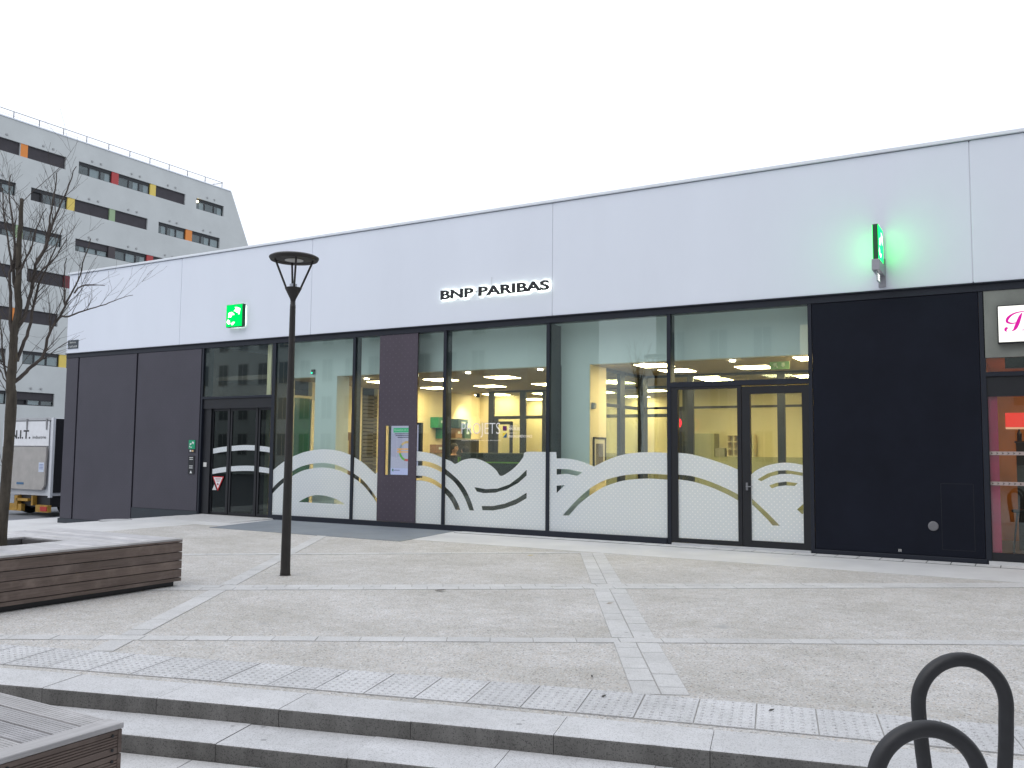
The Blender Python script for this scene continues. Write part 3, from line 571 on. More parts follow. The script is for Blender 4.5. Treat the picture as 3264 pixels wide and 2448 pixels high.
# ------------------------------------------------------------------ signs on the bank
GEM = emis('lit_green', (.0, 1.0, .17), 1.0); GEMB = emis('lit_green_blade', (.01, 1.0, .12), 4.2); WEM = emis('lit_white', (1, 1, .95), 2.2); HALO = emis('halo_led', (.93, 1., .86), 9.); GHALO = emis('halo_green_white', (.85, 1., .82), 10.)
GSIDE = M('green_casing', (.006, .085, .03), .45, var=.1, vs=4); SILVER = M('silver_bracket', (.33, .33, .37), .4, metal=.3, var=.1, vs=6)
def logo(parent, x0, x1, z0, z1, y, mat, axis='x'):
    for p in LOGO:
        o = flat('star', [[(x0 + u * (x1 - x0), z0 + v * (z1 - z0)) for u, v in p]], y, .003, mat, parent)
k = (14.08 - .13) / 14.08
def fx(x, y): return x * (14.08 + y) / 14.08
def fz(z, y): return 1.5 + (z - 1.5) * (14.08 + y) / 14.08
gs = thing('green_sign', 'square lit green sign with white star birds on the white fascia', 'sign', (-15.35, -.1, 4.25))
a, b, c, d = fx(-15.775, -.16), fx(-15.255, -.16), fz(4.28, -.16), fz(4.80, -.16)
bx('casing', GSIDE, a, b, -.15, -.055, c, d, gs, bev=.006); bx('face', GEM, a + .008, b - .008, -.156, -.1505, c + .008, d - .008, gs)
logo(gs, a, b, c, d, -.160, WEM)
bx('back_light', GHALO, a + .03, b - .03, -.053, -.047, c + .03, d - .03, gs)
MB().box(a + .15, a + .2, -.05, -.03, c + .2, c + .25).box(b - .2, b - .15, -.05, -.03, c + .2, c + .25).build('spacer', SILVER, gs)
# lettering
ls = thing('bank_lettering', 'black back-lit capital letters BNP PARIBAS on the white fascia', 'lettering', (-8.6, -.08, 4.44))
y1 = -.10; tme = fit(textmesh('BNP PARIBAS', BLACK, .02, .034), fx(-9.816, y1), fx(-7.425, y1), fz(4.452, y1), fz(4.632, y1), .03)
for mb_ in letters(tme):
    mb_.v = [(x + fx(-9.816, y1), y + y1 + .03, z + fz(4.452, y1)) for x, y, z in mb_.v]
    xs0 = min(v[0] for v in mb_.v); o = mb_.build('letter', BLACK, ls, (xs0, y1, 4.45))
    bk = MB(); ys = max(v[1] for v in mb_.v); cxx = sum(v[0] for v in mb_.v) / len(mb_.v); czz = sum(v[2] for v in mb_.v) / len(mb_.v)
    for f in mb_.f:
        pts = [mb_.v[i] for i in f]
        if all(abs(p[1] - ys) < 1e-4 for p in pts): bk.add([(p[0] + xs0, ys + y1 + .004, p[2] + 4.45) for p in pts], [list(range(len(pts)))])
    bk.build('back_light', HALO, o)
bx('rail', plain('rail_grey', (.6, .6, .62)), -9.70, -7.42, -.045, -.034, 4.535, 4.55, ls)
bx('cable', plain('cable_grey', (.55, .56, .6)), -8.627, -8.620, -.038, -.0305, 4.56, 4.78, ls)
# projecting sign
bs = thing('blade_sign', 'lit green projecting sign with star birds on a silver bracket', 'sign', (-1.8, -.35, 4.0))
bx('casing', GSIDE, -1.835, -1.762, -.60, -.11, 4.322, 4.832, bs, bev=.005)
def faceX(x, name='face'):
    sgn = 1 if x > -1.8 else -1
    MB().box(x - .0015, x + .0015, -.592, -.118, 4.33, 4.824).build(name, GEMB, bs)
    for p in LOGO:
        cu = bpy.data.curves.new('c', 'CURVE'); cu.dimensions = '2D'; cu.fill_mode = 'BOTH'; cu.extrude = .001; sp = cu.splines.new('POLY'); sp.points.add(len(p) - 1); sp.use_cyclic_u = True
        for q, (u, v) in zip(sp.points, p): q.co = (u * .47, v * .49, 0, 1)
        me = curvemesh(cu, 'star', WEM)
        if sgn > 0: me.transform(Matrix(((0, 0, 1, x + .004), (1, 0, 0, -.59), (0, 1, 0, 4.33), (0, 0, 0, 1))))
        else: me.transform(Matrix(((0, 0, -1, x - .004), (-1, 0, 0, -.12), (0, 1, 0, 4.33), (0, 0, 0, 1))))
        link('star', me, bs)
faceX(-1.760); faceX(-1.837)
MB().prism([(-1.855, 4.16), (-1.745, 4.16), (-1.745, 4.32), (-1.855, 4.32)], -.61, -.05).build('bracket', SILVER, bs, bev=.006)
bx('wall_plate', SILVER, -1.84, -1.74, -.06, -.031, 4.0, 4.42, bs)
MB().box(-1.806, -1.796, -.53, -.17, 4.02, 4.16).build('glass_plate', M('etched_glass', (.5, .62, .6), .15, var=.1, vs=9), bs)
gm = MB()
for i in range(4): gm.box(-1.7955, -1.7945, -.45, -.25, 4.05 + i * .026, 4.06 + i * .026)
gm.build('print', WEM, bs)
# street name plate
sp = thing('street_plate', 'small dark street name plate at the left end of the white fascia', 'sign', (-21.4, -.035, 4.06))
bx('plate', plain('enamel_navy', (.02, .035, .05), .3), -21.58, -21.15, -.045, -.031, 4.075, 4.30, sp, bev=.004)
PW = plain('enamel_white', (.7, .72, .72), .4)
write('text_line', 'Esplanade', -21.49, -21.24, 4.205, 4.262, -.046, PW, sp); write('text_line', 'du TRAIT\u00c9 de ROME', -21.55, -21.18, 4.105, 4.165, -.046, PW, sp)
# small plates by the sliding door
es = thing('entrance_plate', 'small green and black plates stacked on the grey panel beside the sliding doors', 'sign', (-16.73, -.01, .92))
gp = bx('green_plate', plain('plate_green', (.0, .30, .14), .4), -16.84, -16.63, -.02, -.0045, 1.505, 1.71, es)
logo(gp, -16.83, -16.64, 1.515, 1.70, -.022, PW)
for z0_, z1_ in ((1.42, 1.50), (.925, 1.345)): bx('black_plate', BLACK, -16.84, -16.63, -.018, -.0045, z0_, z1_, es)
tl = MB().prism([(-16.80, 1.44), (-16.75, 1.44), (-16.75, 1.48), (-16.80, 1.48)], -.020, -.0185)
for z_ in (1.30, 1.26, 1.105, 1.06): tl.box(-16.80, -16.68, -.020, -.0185, z_, z_ + .014)
tl.prism([(-16.775, .945), (-16.70, .945), (-16.737, 1.01)], -.020, -.0185); tl.build('print', PW, es)
bx('print', plain('card_orange', (.6, .4, .2)), -16.735, -16.67, -.020, -.0185, 1.44, 1.48, es)
bp = bx('bell_push', plain('bell_white', (.6, .6, .58)), -16.40, -16.30, .045, .06, 1.10, 1.2, es)
# triangular notice on the door
tr_ = thing('warning_triangle', 'white downward triangle notice with red border on the sliding door glass', 'sign', (-15.95, .09, .56))
flat('board', [[(-16.135, .885), (-15.77, .885), (-15.953, .56)]], .096, .006, plain('red_paint', (.55, .02, .03)), tr_)
flat('board_white', [[(-16.095, .866), (-15.81, .866), (-15.953, .61)]], .0915, .001, plain('board_white', (.75, .73, .74)), tr_)
tl = MB()
for z_, h_ in ((.83, .09), (.80, .075), (.77, .05)): tl.box(-15.953 - h_, -15.953 + h_, .0895, .0905, z_, z_ + .011)
tl.prism([(-15.985, .69), (-15.92, .69), (-15.93, .72), (-15.952, .745), (-15.975, .72)], .0895, .0905)
tl.build('print', plain('print_red', (.3, .1, .12)), tr_)
flat('second_board', [[(-16.14, .575), (-16.0, .575), (-16.07, .70)]], .1, .004, plain('board_grey', (.6, .6, .6)), tr_)
# window lettering
wl = thing('window_lettering', 'white vinyl word PROJETS with purple and blue squares on the window', 'lettering', (-8.8, .02, 1.7))
VN = M('white_vinyl', (.85, .86, .9), .5); yv = .0275
write('word', 'PROJETS', -9.298, -8.444, 1.768, 2.04, yv, VN, wl, offset=-.012)
bx('square', plain('vinyl_purple', (.09, .0, .12)), -8.385, -8.30, yv - .001, yv + .001, 1.893, 1.98, wl)
flat('triangle', [[(-8.385, 1.765), (-8.30, 1.765), (-8.30, 1.855)]], yv, .001, plain('vinyl_blue', (.01, .10, .25)), wl)
flat('triangle', [[(-8.385, 1.775), (-8.307, 1.855), (-8.385, 1.855)]], yv, .001, plain('vinyl_yellow', (.8, .65, .05)), wl)
write('line', 'IMMOBILIER', -8.265, -8.02, 1.90, 1.955, yv, VN, wl); write('line', '\u00c9PARGNE & PR\u00c9VOYANCE', -8.265, -7.765, 1.765, 1.825, yv, VN, wl)
write('line', 'R\u00c9ALISEZ VOS PROJETS AVEC NOS SP\u00c9CIALISTES', -9.295, -8.43, 1.70, 1.725, yv, VN, wl)
write('line', 'sp\u00e9cialistes', -8.26, -8.08, 1.965, 1.99, yv, VN, wl); write('line', 'sp\u00e9cialistes', -8.26, -8.08, 1.838, 1.86, yv, VN, wl)
# advertising screen in the purple panel
sc_ = thing('advert_screen', 'upright lit advertising screen behind the cut-out in the purple panel', 'screen', (-10.8, .1, 1.0))
bx('casing', BLACK, -11.10, -10.30, .10, .17, .98, 2.06, sc_)
def scr(c, s): return emis('screen_%d_%d' % (c[0] * 255, c[1] * 255), c, s)
SB = .66
bx('display', scr((.62, .60, .85), SB), -11.03, -10.36, .096, .0995, 1.03, 2.02, sc_)
bx('display_footer', scr((.58, .60, 1.), SB * 1.15), -11.03, -10.36, .0945, .0955, 1.03, 1.16, sc_)
bx('banner', scr((.02, .45, .20), SB * 1.3), -10.975, -10.42, .0935, .0955, 1.87, 1.96, sc_)
write('text_line', 'Question de comp', -10.955, -10.50, 1.89, 1.94, .0925, scr((.6, .9, .7), SB), sc_)
DK = scr((.2, .2, .33), SB * .6)
for z_, a_, b_ in ((1.835, -10.94, -10.46), (1.80, -10.92, -10.48), (1.765, -10.87, -10.56)): bx('text_line', DK, a_, b_, .0935, .0955, z_, z_ + .016, sc_)
cols = [(.10, .35, .06), (.5, .32, .14), (.55, .4, .2), (.25, .3, .35), (.6, .3, .12), (.12, .4, .08), (.10, .36, .06), (.45, .07, .07), (.55, .25, .12)]
nseg = 27
for i, ci in enumerate(cols):
    m = MB()
    for k in range(3):
        a0 = math.radians(50 + (i * 3 + k) * 260 / nseg); a1 = math.radians(50 + (i * 3 + k + 1) * 260 / nseg); r0, r1 = .155, .20
        m.prism([(-10.63 + r0 * math.cos(a1), 1.50 + r0 * math.sin(a1)), (-10.63 + r0 * math.cos(a0), 1.50 + r0 * math.sin(a0)), (-10.63 + r1 * math.cos(a0), 1.50 + r1 * math.sin(a0)), (-10.63 + r1 * math.cos(a1), 1.50 + r1 * math.sin(a1))], .0925, .0955)
    m.build('euro_arc', scr(ci, SB * 1.6), sc_, fix=True)
for z_ in (1.525, 1.47): bx('euro_bar', scr((.8, .42, .18), SB * 1.4), -10.87, -10.50, .0915, .0955, z_, z_ + .028, sc_)
bx('footer_logo', scr((.02, .2, .12), SB), -10.99, -10.955, .0925, .0945, 1.095, 1.145, sc_); bx('text_line', DK, -10.94, -10.80, .0925, .0945, 1.112, 1.125, sc_)
# ------------------------------------------------------------------ things inside the bank
sf = thing('high_back_sofa', 'dark high-back waiting sofa with a green stripe behind the wavy film', 'sofa', (-10.1, 2.7, .015))
DKG = M('dark_felt', (.016, .024, .022), .9, var=.15, vs=20); LIME = plain('lime_piping', (.14, .34, .03))
bx('backrest', DKG, -10.95, -9.2, 2.5, 2.62, .12, 1.48, sf, bev=.03); bx('stripe', LIME, -10.945, -9.205, 2.493, 2.499, 1.255, 1.285, sf)
bx('seat', DKG, -10.95, -9.2, 2.62, 3.2, .3, .47, sf, bev=.03); bx('side', DKG, -10.99, -10.955, 2.5, 3.2, .12, 1.3, sf, bev=.02)
bx('side', DKG, -9.195, -9.16, 2.5, 3.2, .12, 1.3, sf, bev=.02)
for x_ in (-10.9, -9.3):
    for y_ in (2.56, 3.1): bx('leg', BLACK, x_, x_ + .05, y_, y_ + .05, .015, .3, sf)
bx('lime_panel', LIME, -11.02, -10.995, 2.5, 3.15, .9, 1.38, sf)
def dispbox(lbl, col, x0, x1, y0, y1, z0, z1):
    b_ = thing('display_box', lbl, 'display box', ((x0 + x1) / 2, (y0 + y1) / 2, z0), 'boxes mounted on the bank wall')
    bx('carton', plain('box_%d' % int(col[1] * 999), col), x0, x1, y0, y1, z0, z1, b_, bev=.006)
    bx('print', plain('box_print', (.6, .66, .62)), x1, x1 + .002, y0 + .3 * (y1 - y0), y0 + .7 * (y1 - y0), z0 + .45 * (z1 - z0), z0 + .7 * (z1 - z0), b_)
dispbox('green box with a white print high on the cream bank wall', (.01, .22, .09), -13.6, -13.35, 5.05, 5.5, 2.12, 2.40)
dispbox('smaller plain green box hanging under the green box', (.01, .19, .08), -13.6, -13.4, 5.3, 5.5, 1.84, 2.11)
dispbox('grey blue box on the cream wall left of the word PROJETS', (.055, .12, .16), -13.6, -13.35, 6.02, 6.5, 2.14, 2.39)
dispbox('brown box under the grey blue box', (.26, .15, .07), -13.6, -13.42, 6.0, 6.32, 1.87, 2.13)
dispbox('dark green box at the lower right of the brown box', (.02, .07, .045), -13.6, -13.35, 6.33, 6.66, 1.86, 2.13)
dispbox('brown wooden box low on the wall behind the left film wave', (.24, .13, .07), -13.6, -13.4, 5.05, 5.46, 1.45, 1.68)
cb = thing('dark_cabinet', 'dark cabinet behind the standing man inside the bank', 'cabinet', (-13.3, 6.2, .015))
bx('body', plain('cabinet_dark', (.03, .026, .022)), -13.6, -13.05, 5.9, 6.6, .015, 1.82, cb, bev=.006); bx('shelf', plain('shelf_pale', (.5, .45, .35)), -13.6, -13.0, 5.85, 6.65, 1.822, 1.85, cb); bx('knob', SILVER, -13.05, -13.03, 6.2, 6.22, 1.0, 1.03, cb)
pf = thing('framed_picture', 'dark framed picture on the cream wall beside the right column', 'picture', (-6.8, .84, 1.0))
MB().box(-6.81, -6.78, .575, .60, 1.02, 1.785).box(-6.81, -6.78, 1.075, 1.10, 1.02, 1.785).box(-6.81, -6.78, .60, 1.075, 1.76, 1.785).box(-6.81, -6.78, .60, 1.075, 1.02, 1.045).build('frame', BLACK, pf)
MB().box(-6.809, -6.795, .60, 1.075, 1.045, 1.76).build('mount', plain('mount_cream', (.6, .55, .42)), pf); MB().box(-6.7945, -6.793, .68, .995, 1.12, 1.67).build('print', M('photo_print', (.12, .10, .09), .5, var=.7, vs=4), pf)
se = thing('motion_sensor', 'small grey alarm sensor high on the cream wall beside the column', 'sensor', (-6.8, .56, 2.3))
MB().prism([(0, 0), (.05, .015), (.06, .10), (.03, .12), (0, .12)], -.05, .05).build('housing', plain('sensor_grey', (.3, .32, .34)), se, fix=True)
se.location = (-6.81, .56, 2.29); se.children[0].location = (0, 0, 0)
for m_ in se.children[0].data.vertices: m_.co = (m_.co.x + 6.81 - 6.81, m_.co.y, m_.co.z)
wf = thing('wooden_board', 'brown framed board standing behind the first wide window', 'board', (-14.3, 2.6, .02))
bx('frame', plain('board_brown', (.16, .09, .04)), -14.45, -14.40, 2.05, 2.85, .02, 1.95, wf); bx('sheet', plain('board_sheet', (.55, .5, .35)), -14.40, -14.395, 2.2, 2.75, .2, 1.75, wf)
pt = thing('wall_camera', 'small black box with a green light on the pale bulkhead', 'camera', (-13.55, .44, 3.17))
bx('body', BLACK, -13.50, -13.42, .40, .449, 3.16, 3.26, pt); bx('light', emis('led_green', (0, 1, .45), 3), -13.50, -13.465, .395, .3995, 3.17, 3.20, pt)
ex = thing('exit_sign', 'small green exit sign hanging from the ceiling inside the right door', 'sign', (-3.7, .9, 2.95))
bx('panel', M('exit_green', (.10, .16, .06), .4, emit=(.3, .5, .15), es=.3), -3.72, -3.40, 1.0, 1.02, 2.93, 3.06, ex)
flat('arrow', [[(-3.50, 2.96), (-3.46, 3.0), (-3.475, 3.0), (-3.475, 3.04), (-3.525, 3.04), (-3.525, 3.0), (-3.54, 3.0)]], .997, .001, plain('exit_white', (.6, .7, .5)), ex)
flat('figure', [[(-3.66, 2.95), (-3.63, 2.99), (-3.60, 2.95), (-3.58, 2.96), (-3.61, 3.01), (-3.60, 3.04), (-3.65, 3.04), (-3.68, 3.0), (-3.65, 3.0)]], .997, .001, plain('exit_white2', (.6, .7, .5)), ex)
cl = thing('neon_clock', 'round red lit clock inside the right side light', 'clock', (-5.55, 2.6, 1.9))
rgm = MB()
for k in range(30):
    a0 = 2 * math.pi * k / 30; a1 = 2 * math.pi * (k + 1) / 30
    rgm.prism([(-5.965 + r * math.cos(a), 2.10 + r * math.sin(a)) for a, r in ((a0, .125), (a1, .125), (a1, .095), (a0, .095))], 2.58, 2.60)
rgm.build('ring', emis('neon_red', (1, .02, .03), 3), cl, fix=True); fc = MB().lathe([(.095, 0), (.095, .02)], 30); fc.v = [(-5.965 + x, 2.6 - z, 2.10 + y) for x, y, z in fc.v]; fc.build('face', BLACK, cl, fix=True)
su = thing('pigeonhole_shelf', 'cream pigeonhole shelf on the low wall seen through the door', 'shelf', (-5.6, 6.3, 1.44))
MB().box(-6.02, -5.4, 6.44, 6.46, 1.445, 1.95).build('back', CREAM, su)
for i in range(5): bx('upright', CREAM, -6.02 + i * .15, -6.0 + i * .15, 6.2, 6.44, 1.445, 1.95, su)
for i in range(4): bx('board', CREAM, -6.0, -5.42, 6.21, 6.44, 1.445 + i * .162, 1.465 + i * .162, su)
cn = thing('grey_cabinet', 'small grey cabinet on the low wall left of the pigeonholes', 'cabinet', (-6.15, 6.3, 1.44))
bx('body', plain('cabinet_grey', (.28, .25, .18)), -6.27, -6.04, 6.12, 6.4, 1.442, 1.64, cn); bx('drawer', plain('cabinet_drawer', (.33, .30, .22)), -6.26, -6.05, 6.112, 6.119, 1.46, 1.62, cn)
wc = thing('wall_sconce', 'bright halo spotlight washing the cream wall above the boxes', 'spotlight', (-12.9, 6.3, 3.05))
MB().lathe([(.05, 0), (.07, .08), (.07, .1)], 16, (-13.0, 6.45, 2.99)).build('housing', BLACK, wc); 
ld = bpy.data.lights.new('spot', 'SPOT'); ld.energy = 110; ld.color = (1, .8, .45); ld.spot_size = math.radians(75); ld.spot_blend = .8; lo = bpy.data.objects.new('bulb', ld); C.objects.link(lo); lo.parent = wc
lo.location = (-13.0 + 12.9, .15, -.08); lo.rotation_euler = Vector((-.6, .15, -.75)).to_track_quat('-Z', 'Y').to_euler()
# ------------------------------------------------------------------ people
def person(name, label, loc, rz, H, suit, hairc, skinc=(.42, .24, .16), tilt=0.):
    o = thing(name, label, 'person', loc); o.rotation_euler.z = rz
    J = {}; E_ = []
    def j(n_, p, r): J[n_] = (len(J), p, r)
    s = H / 1.75
    j('pel', (0, 0, .95), (.15, .11)); j('waist', (0, 0, 1.08), (.14, .10)); j('chest', (0, 0, 1.28), (.17, .115)); j('sho', (0, .01, 1.42), (.12, .08)); j('nk', (0, .01, 1.50), (.055, .055)); j('nk2', (0, .025, 1.55), (.055, .055))
    j('h1', (0, .035, 1.60), (.068, .078)); j('h2', (0, .03, 1.67), (.078, .095)); j('h3', (0, .022, 1.725), (.062, .075))
    for a, b in zip(('pel', 'waist', 'chest', 'sho', 'nk', 'nk2', 'h1', 'h2'), ('waist', 'chest', 'sho', 'nk', 'nk2', 'h1', 'h2', 'h3')): E_.append((a, b))
    j('nose', (0, .135, 1.64), (.010, .012)); E_.append(('h1', 'nose'))
    for sgn, q in ((-1, 'l'), (1, 'r')):
        j('s' + q, (sgn * .18, 0, 1.41), (.065, .065)); j('e' + q, (sgn * .23, .02, 1.13), (.047, .047)); j('w' + q, (sgn * .22, .14, .90), (.032, .028)); j('p' + q, (sgn * .215, .17, .83), (.035, .018))
        E_ += [('sho', 's' + q), ('s' + q, 'e' + q), ('e' + q, 'w' + q), ('w' + q, 'p' + q)]
        for f_, (dx, dy, ln) in enumerate(((-.025, .02, .07), (-.008, .024, .08), (.008, .022, .075), (.024, .014, .06))):
            j('f%d%s' % (f_, q), (sgn * .215 + dx, .17 + dy, .83 - ln * .6), (.009, .009)); j('g%d%s' % (f_, q), (sgn * .215 + dx, .17 + dy * .6, .83 - ln), (.008, .008)); E_ += [('p' + q, 'f%d%s' % (f_, q)), ('f%d%s' % (f_, q), 'g%d%s' % (f_, q))]
        j('t' + q, (sgn * .18, .20, .80), (.010, .010)); E_.append(('p' + q, 't' + q))
        j('hip' + q, (sgn * .09, 0, .88), (.10, .10)); j('k' + q, (sgn * .10, .02, .50), (.065, .065)); j('a' + q, (sgn * .10, 0, .09), (.045, .045)); j('toe' + q, (sgn * .11, .15, .04), (.045, .035))
        E_ += [('pel', 'hip' + q), ('hip' + q, 'k' + q), ('k' + q, 'a' + q), ('a' + q, 'toe' + q)]
    me = bpy.data.meshes.new('body'); me.from_pydata([tuple(c * s for c in v[1]) for v in J.values()], [(J[a][0], J[b][0]) for a, b in E_], [])
    m, t, bb = nodes(name + '_cloth'); bb.inputs['Roughness'].default_value = .8
    tc = t.nodes.new('ShaderNodeTexCoord'); sx = t.nodes.new('ShaderNodeSeparateXYZ'); L(t, tc.outputs['Object'], sx.inputs[0])
    skinm = ramp(t, sx.outputs[2], .0, 1.); mt = t.nodes.new('ShaderNodeMath'); mt.operation = 'GREATER_THAN'; mt.inputs[1].default_value = 1.475 * s; L(t, sx.outputs[2], mt.inputs[0])
    m2 = t.nodes.new('ShaderNodeMath'); m2.operation = 'GREATER_THAN'; m2.inputs[1].default_value = .12 * s; L(t, sx.outputs[1], m2.inputs[0]); m3 = t.nodes.new('ShaderNodeMath'); m3.operation = 'LESS_THAN'; m3.inputs[1].default_value = .9 * s; L(t, sx.outputs[2], m3.inputs[0])
    m4 = t.nodes.new('ShaderNodeMath'); m4.operation = 'GREATER_THAN'; m4.inputs[1].default_value = .6 * s; L(t, sx.outputs[2], m4.inputs[0])
    m5 = t.nodes.new('ShaderNodeMath'); m5.operation = 'MULTIPLY'; L(t, m2.outputs[0], m5.inputs[0]); L(t, m3.outputs[0], m5.inputs[1]); m6 = t.nodes.new('ShaderNodeMath'); m6.operation = 'MULTIPLY'; L(t, m5.outputs[0], m6.inputs[0]); L(t, m4.outputs[0], m6.inputs[1])
    m7 = t.nodes.new('ShaderNodeMath'); m7.operation = 'MAXIMUM'; L(t, m6.outputs[0], m7.inputs[0]); L(t, mt.outputs[0], m7.inputs[1])
    L(t, mixc(t, m7.outputs[0], suit, skinc), bb.inputs['Base Color']); me.materials.append(m)
    b_ = bpy.data.objects.new('body', me); C.objects.link(b_); b_.parent = o
    sk_ = b_.modifiers.new('skin', 'SKIN'); sk_.use_smooth_shade = True
    for v_, (i, p, r) in zip(me.skin_vertices[0].data, J.values()): v_.radius = (r[0] * s, r[1] * s)
    me.skin_vertices[0].data[0].use_root = True
    su_ = b_.modifiers.new('sub', 'SUBSURF'); su_.levels = 1; su_.render_levels = 2
    hm = MB(); n_ = 14
    prof = [(.100, 1.60), (.106, 1.655), (.102, 1.70), (.08, 1.745), (.04, 1.77), (.005, 1.775)]
    for r, z in prof:
        for k_ in range(n_):
            a_ = 2 * math.pi * k_ / n_; f_ = math.cos(a_ - math.pi / 2); rr = r * (1 - .16 * max(0, f_)); zz = z + max(0, f_) * (.055 if z < 1.7 else .0)
            hm.v.append((rr * .86 * math.cos(a_) * s, (.022 + rr * 1.0 * math.sin(a_)) * s, zz * s))
    hm.f = [(i * n_ + k_, i * n_ + (k_ + 1) % n_, (i + 1) * n_ + (k_ + 1) % n_, (i + 1) * n_ + k_) for i in range(len(prof) - 1) for k_ in range(n_)]; hm.m = [0] * len(hm.f)
    me2 = hm.mesh('hair', plain(name + '_hair', hairc, .8)); h_ = bpy.data.objects.new('hair', me2); C.objects.link(h_); h_.parent = o
    for p in me2.polygons: p.use_smooth = True
    ey = MB()
    for sx_ in (-1, 1): ey.lathe([(.002, -.011), (.011, 0), (.002, .011)], 8, (sx_ * .032 * s, .118 * s, 1.675 * s))
    me3 = ey.mesh('eyes', BLACK); e_ = bpy.data.objects.new('eyes', me3); C.objects.link(e_); e_.parent = o
    return o
person('person', 'person in a dark suit standing in profile behind the wavy film', (-11.30, 2.75, .015), math.radians(-100), 1.66, (.012, .013, .017), (.02, .017, .015))
person('person', 'dark-haired person half hidden behind the high-back sofa', (-11.52, 3.6, .015), math.radians(95), 1.60, (.05, .05, .055), (.018, .014, .012))
# ------------------------------------------------------------------ shop at the right edge
shop = thing('shop_front', 'shop front with pink and orange interior at the right edge, next to the navy panel', 'shop', (1.2, 0, 0))
GP = M('grey_render', (.22, .23, .21), .8, var=.12, vs=3, bmp=.15, bs=90); ORANGE = M('orange_wall', (.62, .27, .06), .8, var=.12, vs=2); PINK = M('pink_film', (.46, .02, .09), .4, var=.2, vs=3)
bx('upper_panel', GP, -.48, 3.4, .0, .08, 2.885, 3.832, shop); bx('transom', NAVY, -.48, 3.4, -.01, .1, 2.62, 2.682, shop); bx('header', BLACK, -.48, 3.4, .02, .15, 2.34, 2.618, shop)
bx('transom_pane', GLASS, -.48, 3.4, .04, .05, 2.682, 2.885, shop); bx('door_stile', BLACK, -.482, -.455, .02, .1, .05, 2.34, shop); bx('bottom_rail', BLACK, -.455, 3.4, .02, .1, .05, .17, shop)
pane = bx('shop_pane', GLASS, -.455, 3.4, .05, .06, .17, 2.34, shop)
bx('film_strip', PINK, -.455, -.34, .066, .069, .17, 2.34, shop)
bx('threshold', LIGHTCONC, -.5, 3.4, -.06, .1, -.03, .055, shop)
for z_ in (1.52, 1.10):
    s_ = bx('arrow_band', plain('band_frost', (.42, .34, .32)), -.455, 3.4, .046, .0495, z_, z_ + .05, pane)
    am = MB()
    for i in range(16):
        x_ = -.445 + i * .068; am.prism([(x_, z_ + .006), (x_ + .032, z_ + .025), (x_, z_ + .044), (x_ + .012, z_ + .025)], .0435, .0455)
    am.build('arrows', plain('band_arrow', (.07, .05, .04)), pane, fix=True)
sh = MB().box(-.5, 3.4, 3.9, 4.0, 0, 3.9).box(-.56, -.505, .12, 4, 0, 3.9).box(3.4, 3.5, 0, 4, 0, 3.9).box(-.5, 3.4, .12, 4, 2.95, 3.05); sh.build('interior_wall', ORANGE, shop)
bx('interior_floor', FLOORI, -.5, 3.4, .11, 3.9, -.1, .03, shop); bx('dark_beam', BLACK, -.24, 3.4, .6, .7, 2.78, 2.95, shop)
lb = thing('light_box_sign', 'white lit sign box with a pink script letter on the grey shop panel', 'sign', (1.0, -.08, 3.05))
bx('casing', BLACK, -.305, 1.6, -.10, -.002, 3.07, 3.60, lb); bx('face', emis('lightbox', (1, 1, .93), 1.35), -.29, 1.585, -.106, -.1005, 3.085, 3.585, lb)
PK = emis('pink_letter', (.85, .02, .45), .9)
def stroke(pts, wid, name, par, y, mat):
    c = smooth_curve(pts, 6); wv = smooth_curve([(w_, 0) for w_ in wid], 6); a_ = []; b_ = []
    for i, p in enumerate(c):
        q = c[min(i + 1, len(c) - 1)]; r = c[max(i - 1, 0)]; dx, dz = q[0] - r[0], q[1] - r[1]; l_ = math.hypot(dx, dz) or 1; w_ = wv[i][0]; a_.append((p[0] - dz / l_ * w_, p[1] + dx / l_ * w_)); b_.append((p[0] + dz / l_ * w_, p[1] - dx / l_ * w_))
    mb_ = MB()
    for i in range(len(c) - 1): mb_.add([(a_[i][0], y, a_[i][1]), (a_[i + 1][0], y, a_[i + 1][1]), (b_[i + 1][0], y, b_[i + 1][1]), (b_[i][0], y, b_[i][1])], [(0, 1, 2, 3)])
    return mb_.build(name, mat, par)
zz = lambda px, pz: (-.19 + (px - 600) * .00094, 3.349 - (pz - 550) * .00097)
B_ = [zz(*p) for p in ((740, 545), (690, 560), (640, 555), (605, 530), (620, 480), (680, 430), (760, 405), (850, 400), (950, 420), (985, 460), (940, 510), (850, 530), (900, 545), (930, 590), (880, 650), (790, 665))]
stroke(B_, [.004, .008, .012, .016, .018, .012, .008, .006, .010, .018, .016, .006, .012, .022, .014, .004], 'letter', lb, -.109, PK)
stroke([zz(*p) for p in ((800, 420), (775, 470), (745, 550), (715, 620), (690, 655), (660, 668))], [.006, .018, .024, .022, .012, .004], 'letter', lb, -.1095, PK)
stroke([zz(*p) for p in ((612, 622), (590, 630), (582, 655), (600, 675))], [.012, .018, .014, .004], 'letter', lb, -.109, PK)
rl = thing('red_lamp_shade', 'glowing red rectangular lamp shade inside the shop', 'lamp', (-.1, 1.6, 1.95))
bx('shade', emis('red_shade', (1, .05, .03), 1.0), -.275, .9, 1.5, 1.9, 1.95, 2.17, rl); bx('trim', emis('shade_trim', (1, .5, .3), .9), -.275, .9, 1.5, 1.9, 1.93, 1.949, rl); bx('cord', BLACK, .3, .31, 1.7, 1.71, 2.17, 2.95, rl)
lp = bpy.data.lights.new('shop_bulb', 'AREA'); lp.energy = 28; lp.size = 1.2; lp.color = (1, .72, .38); lq = bpy.data.objects.new('bulb', lp); C.objects.link(lq); lq.parent = rl; lq.location = (.9, .6, .95)
st = thing('dark_shelf', 'dark shelf unit with bottles inside the shop', 'shelf', (.3, 2.4, 0))
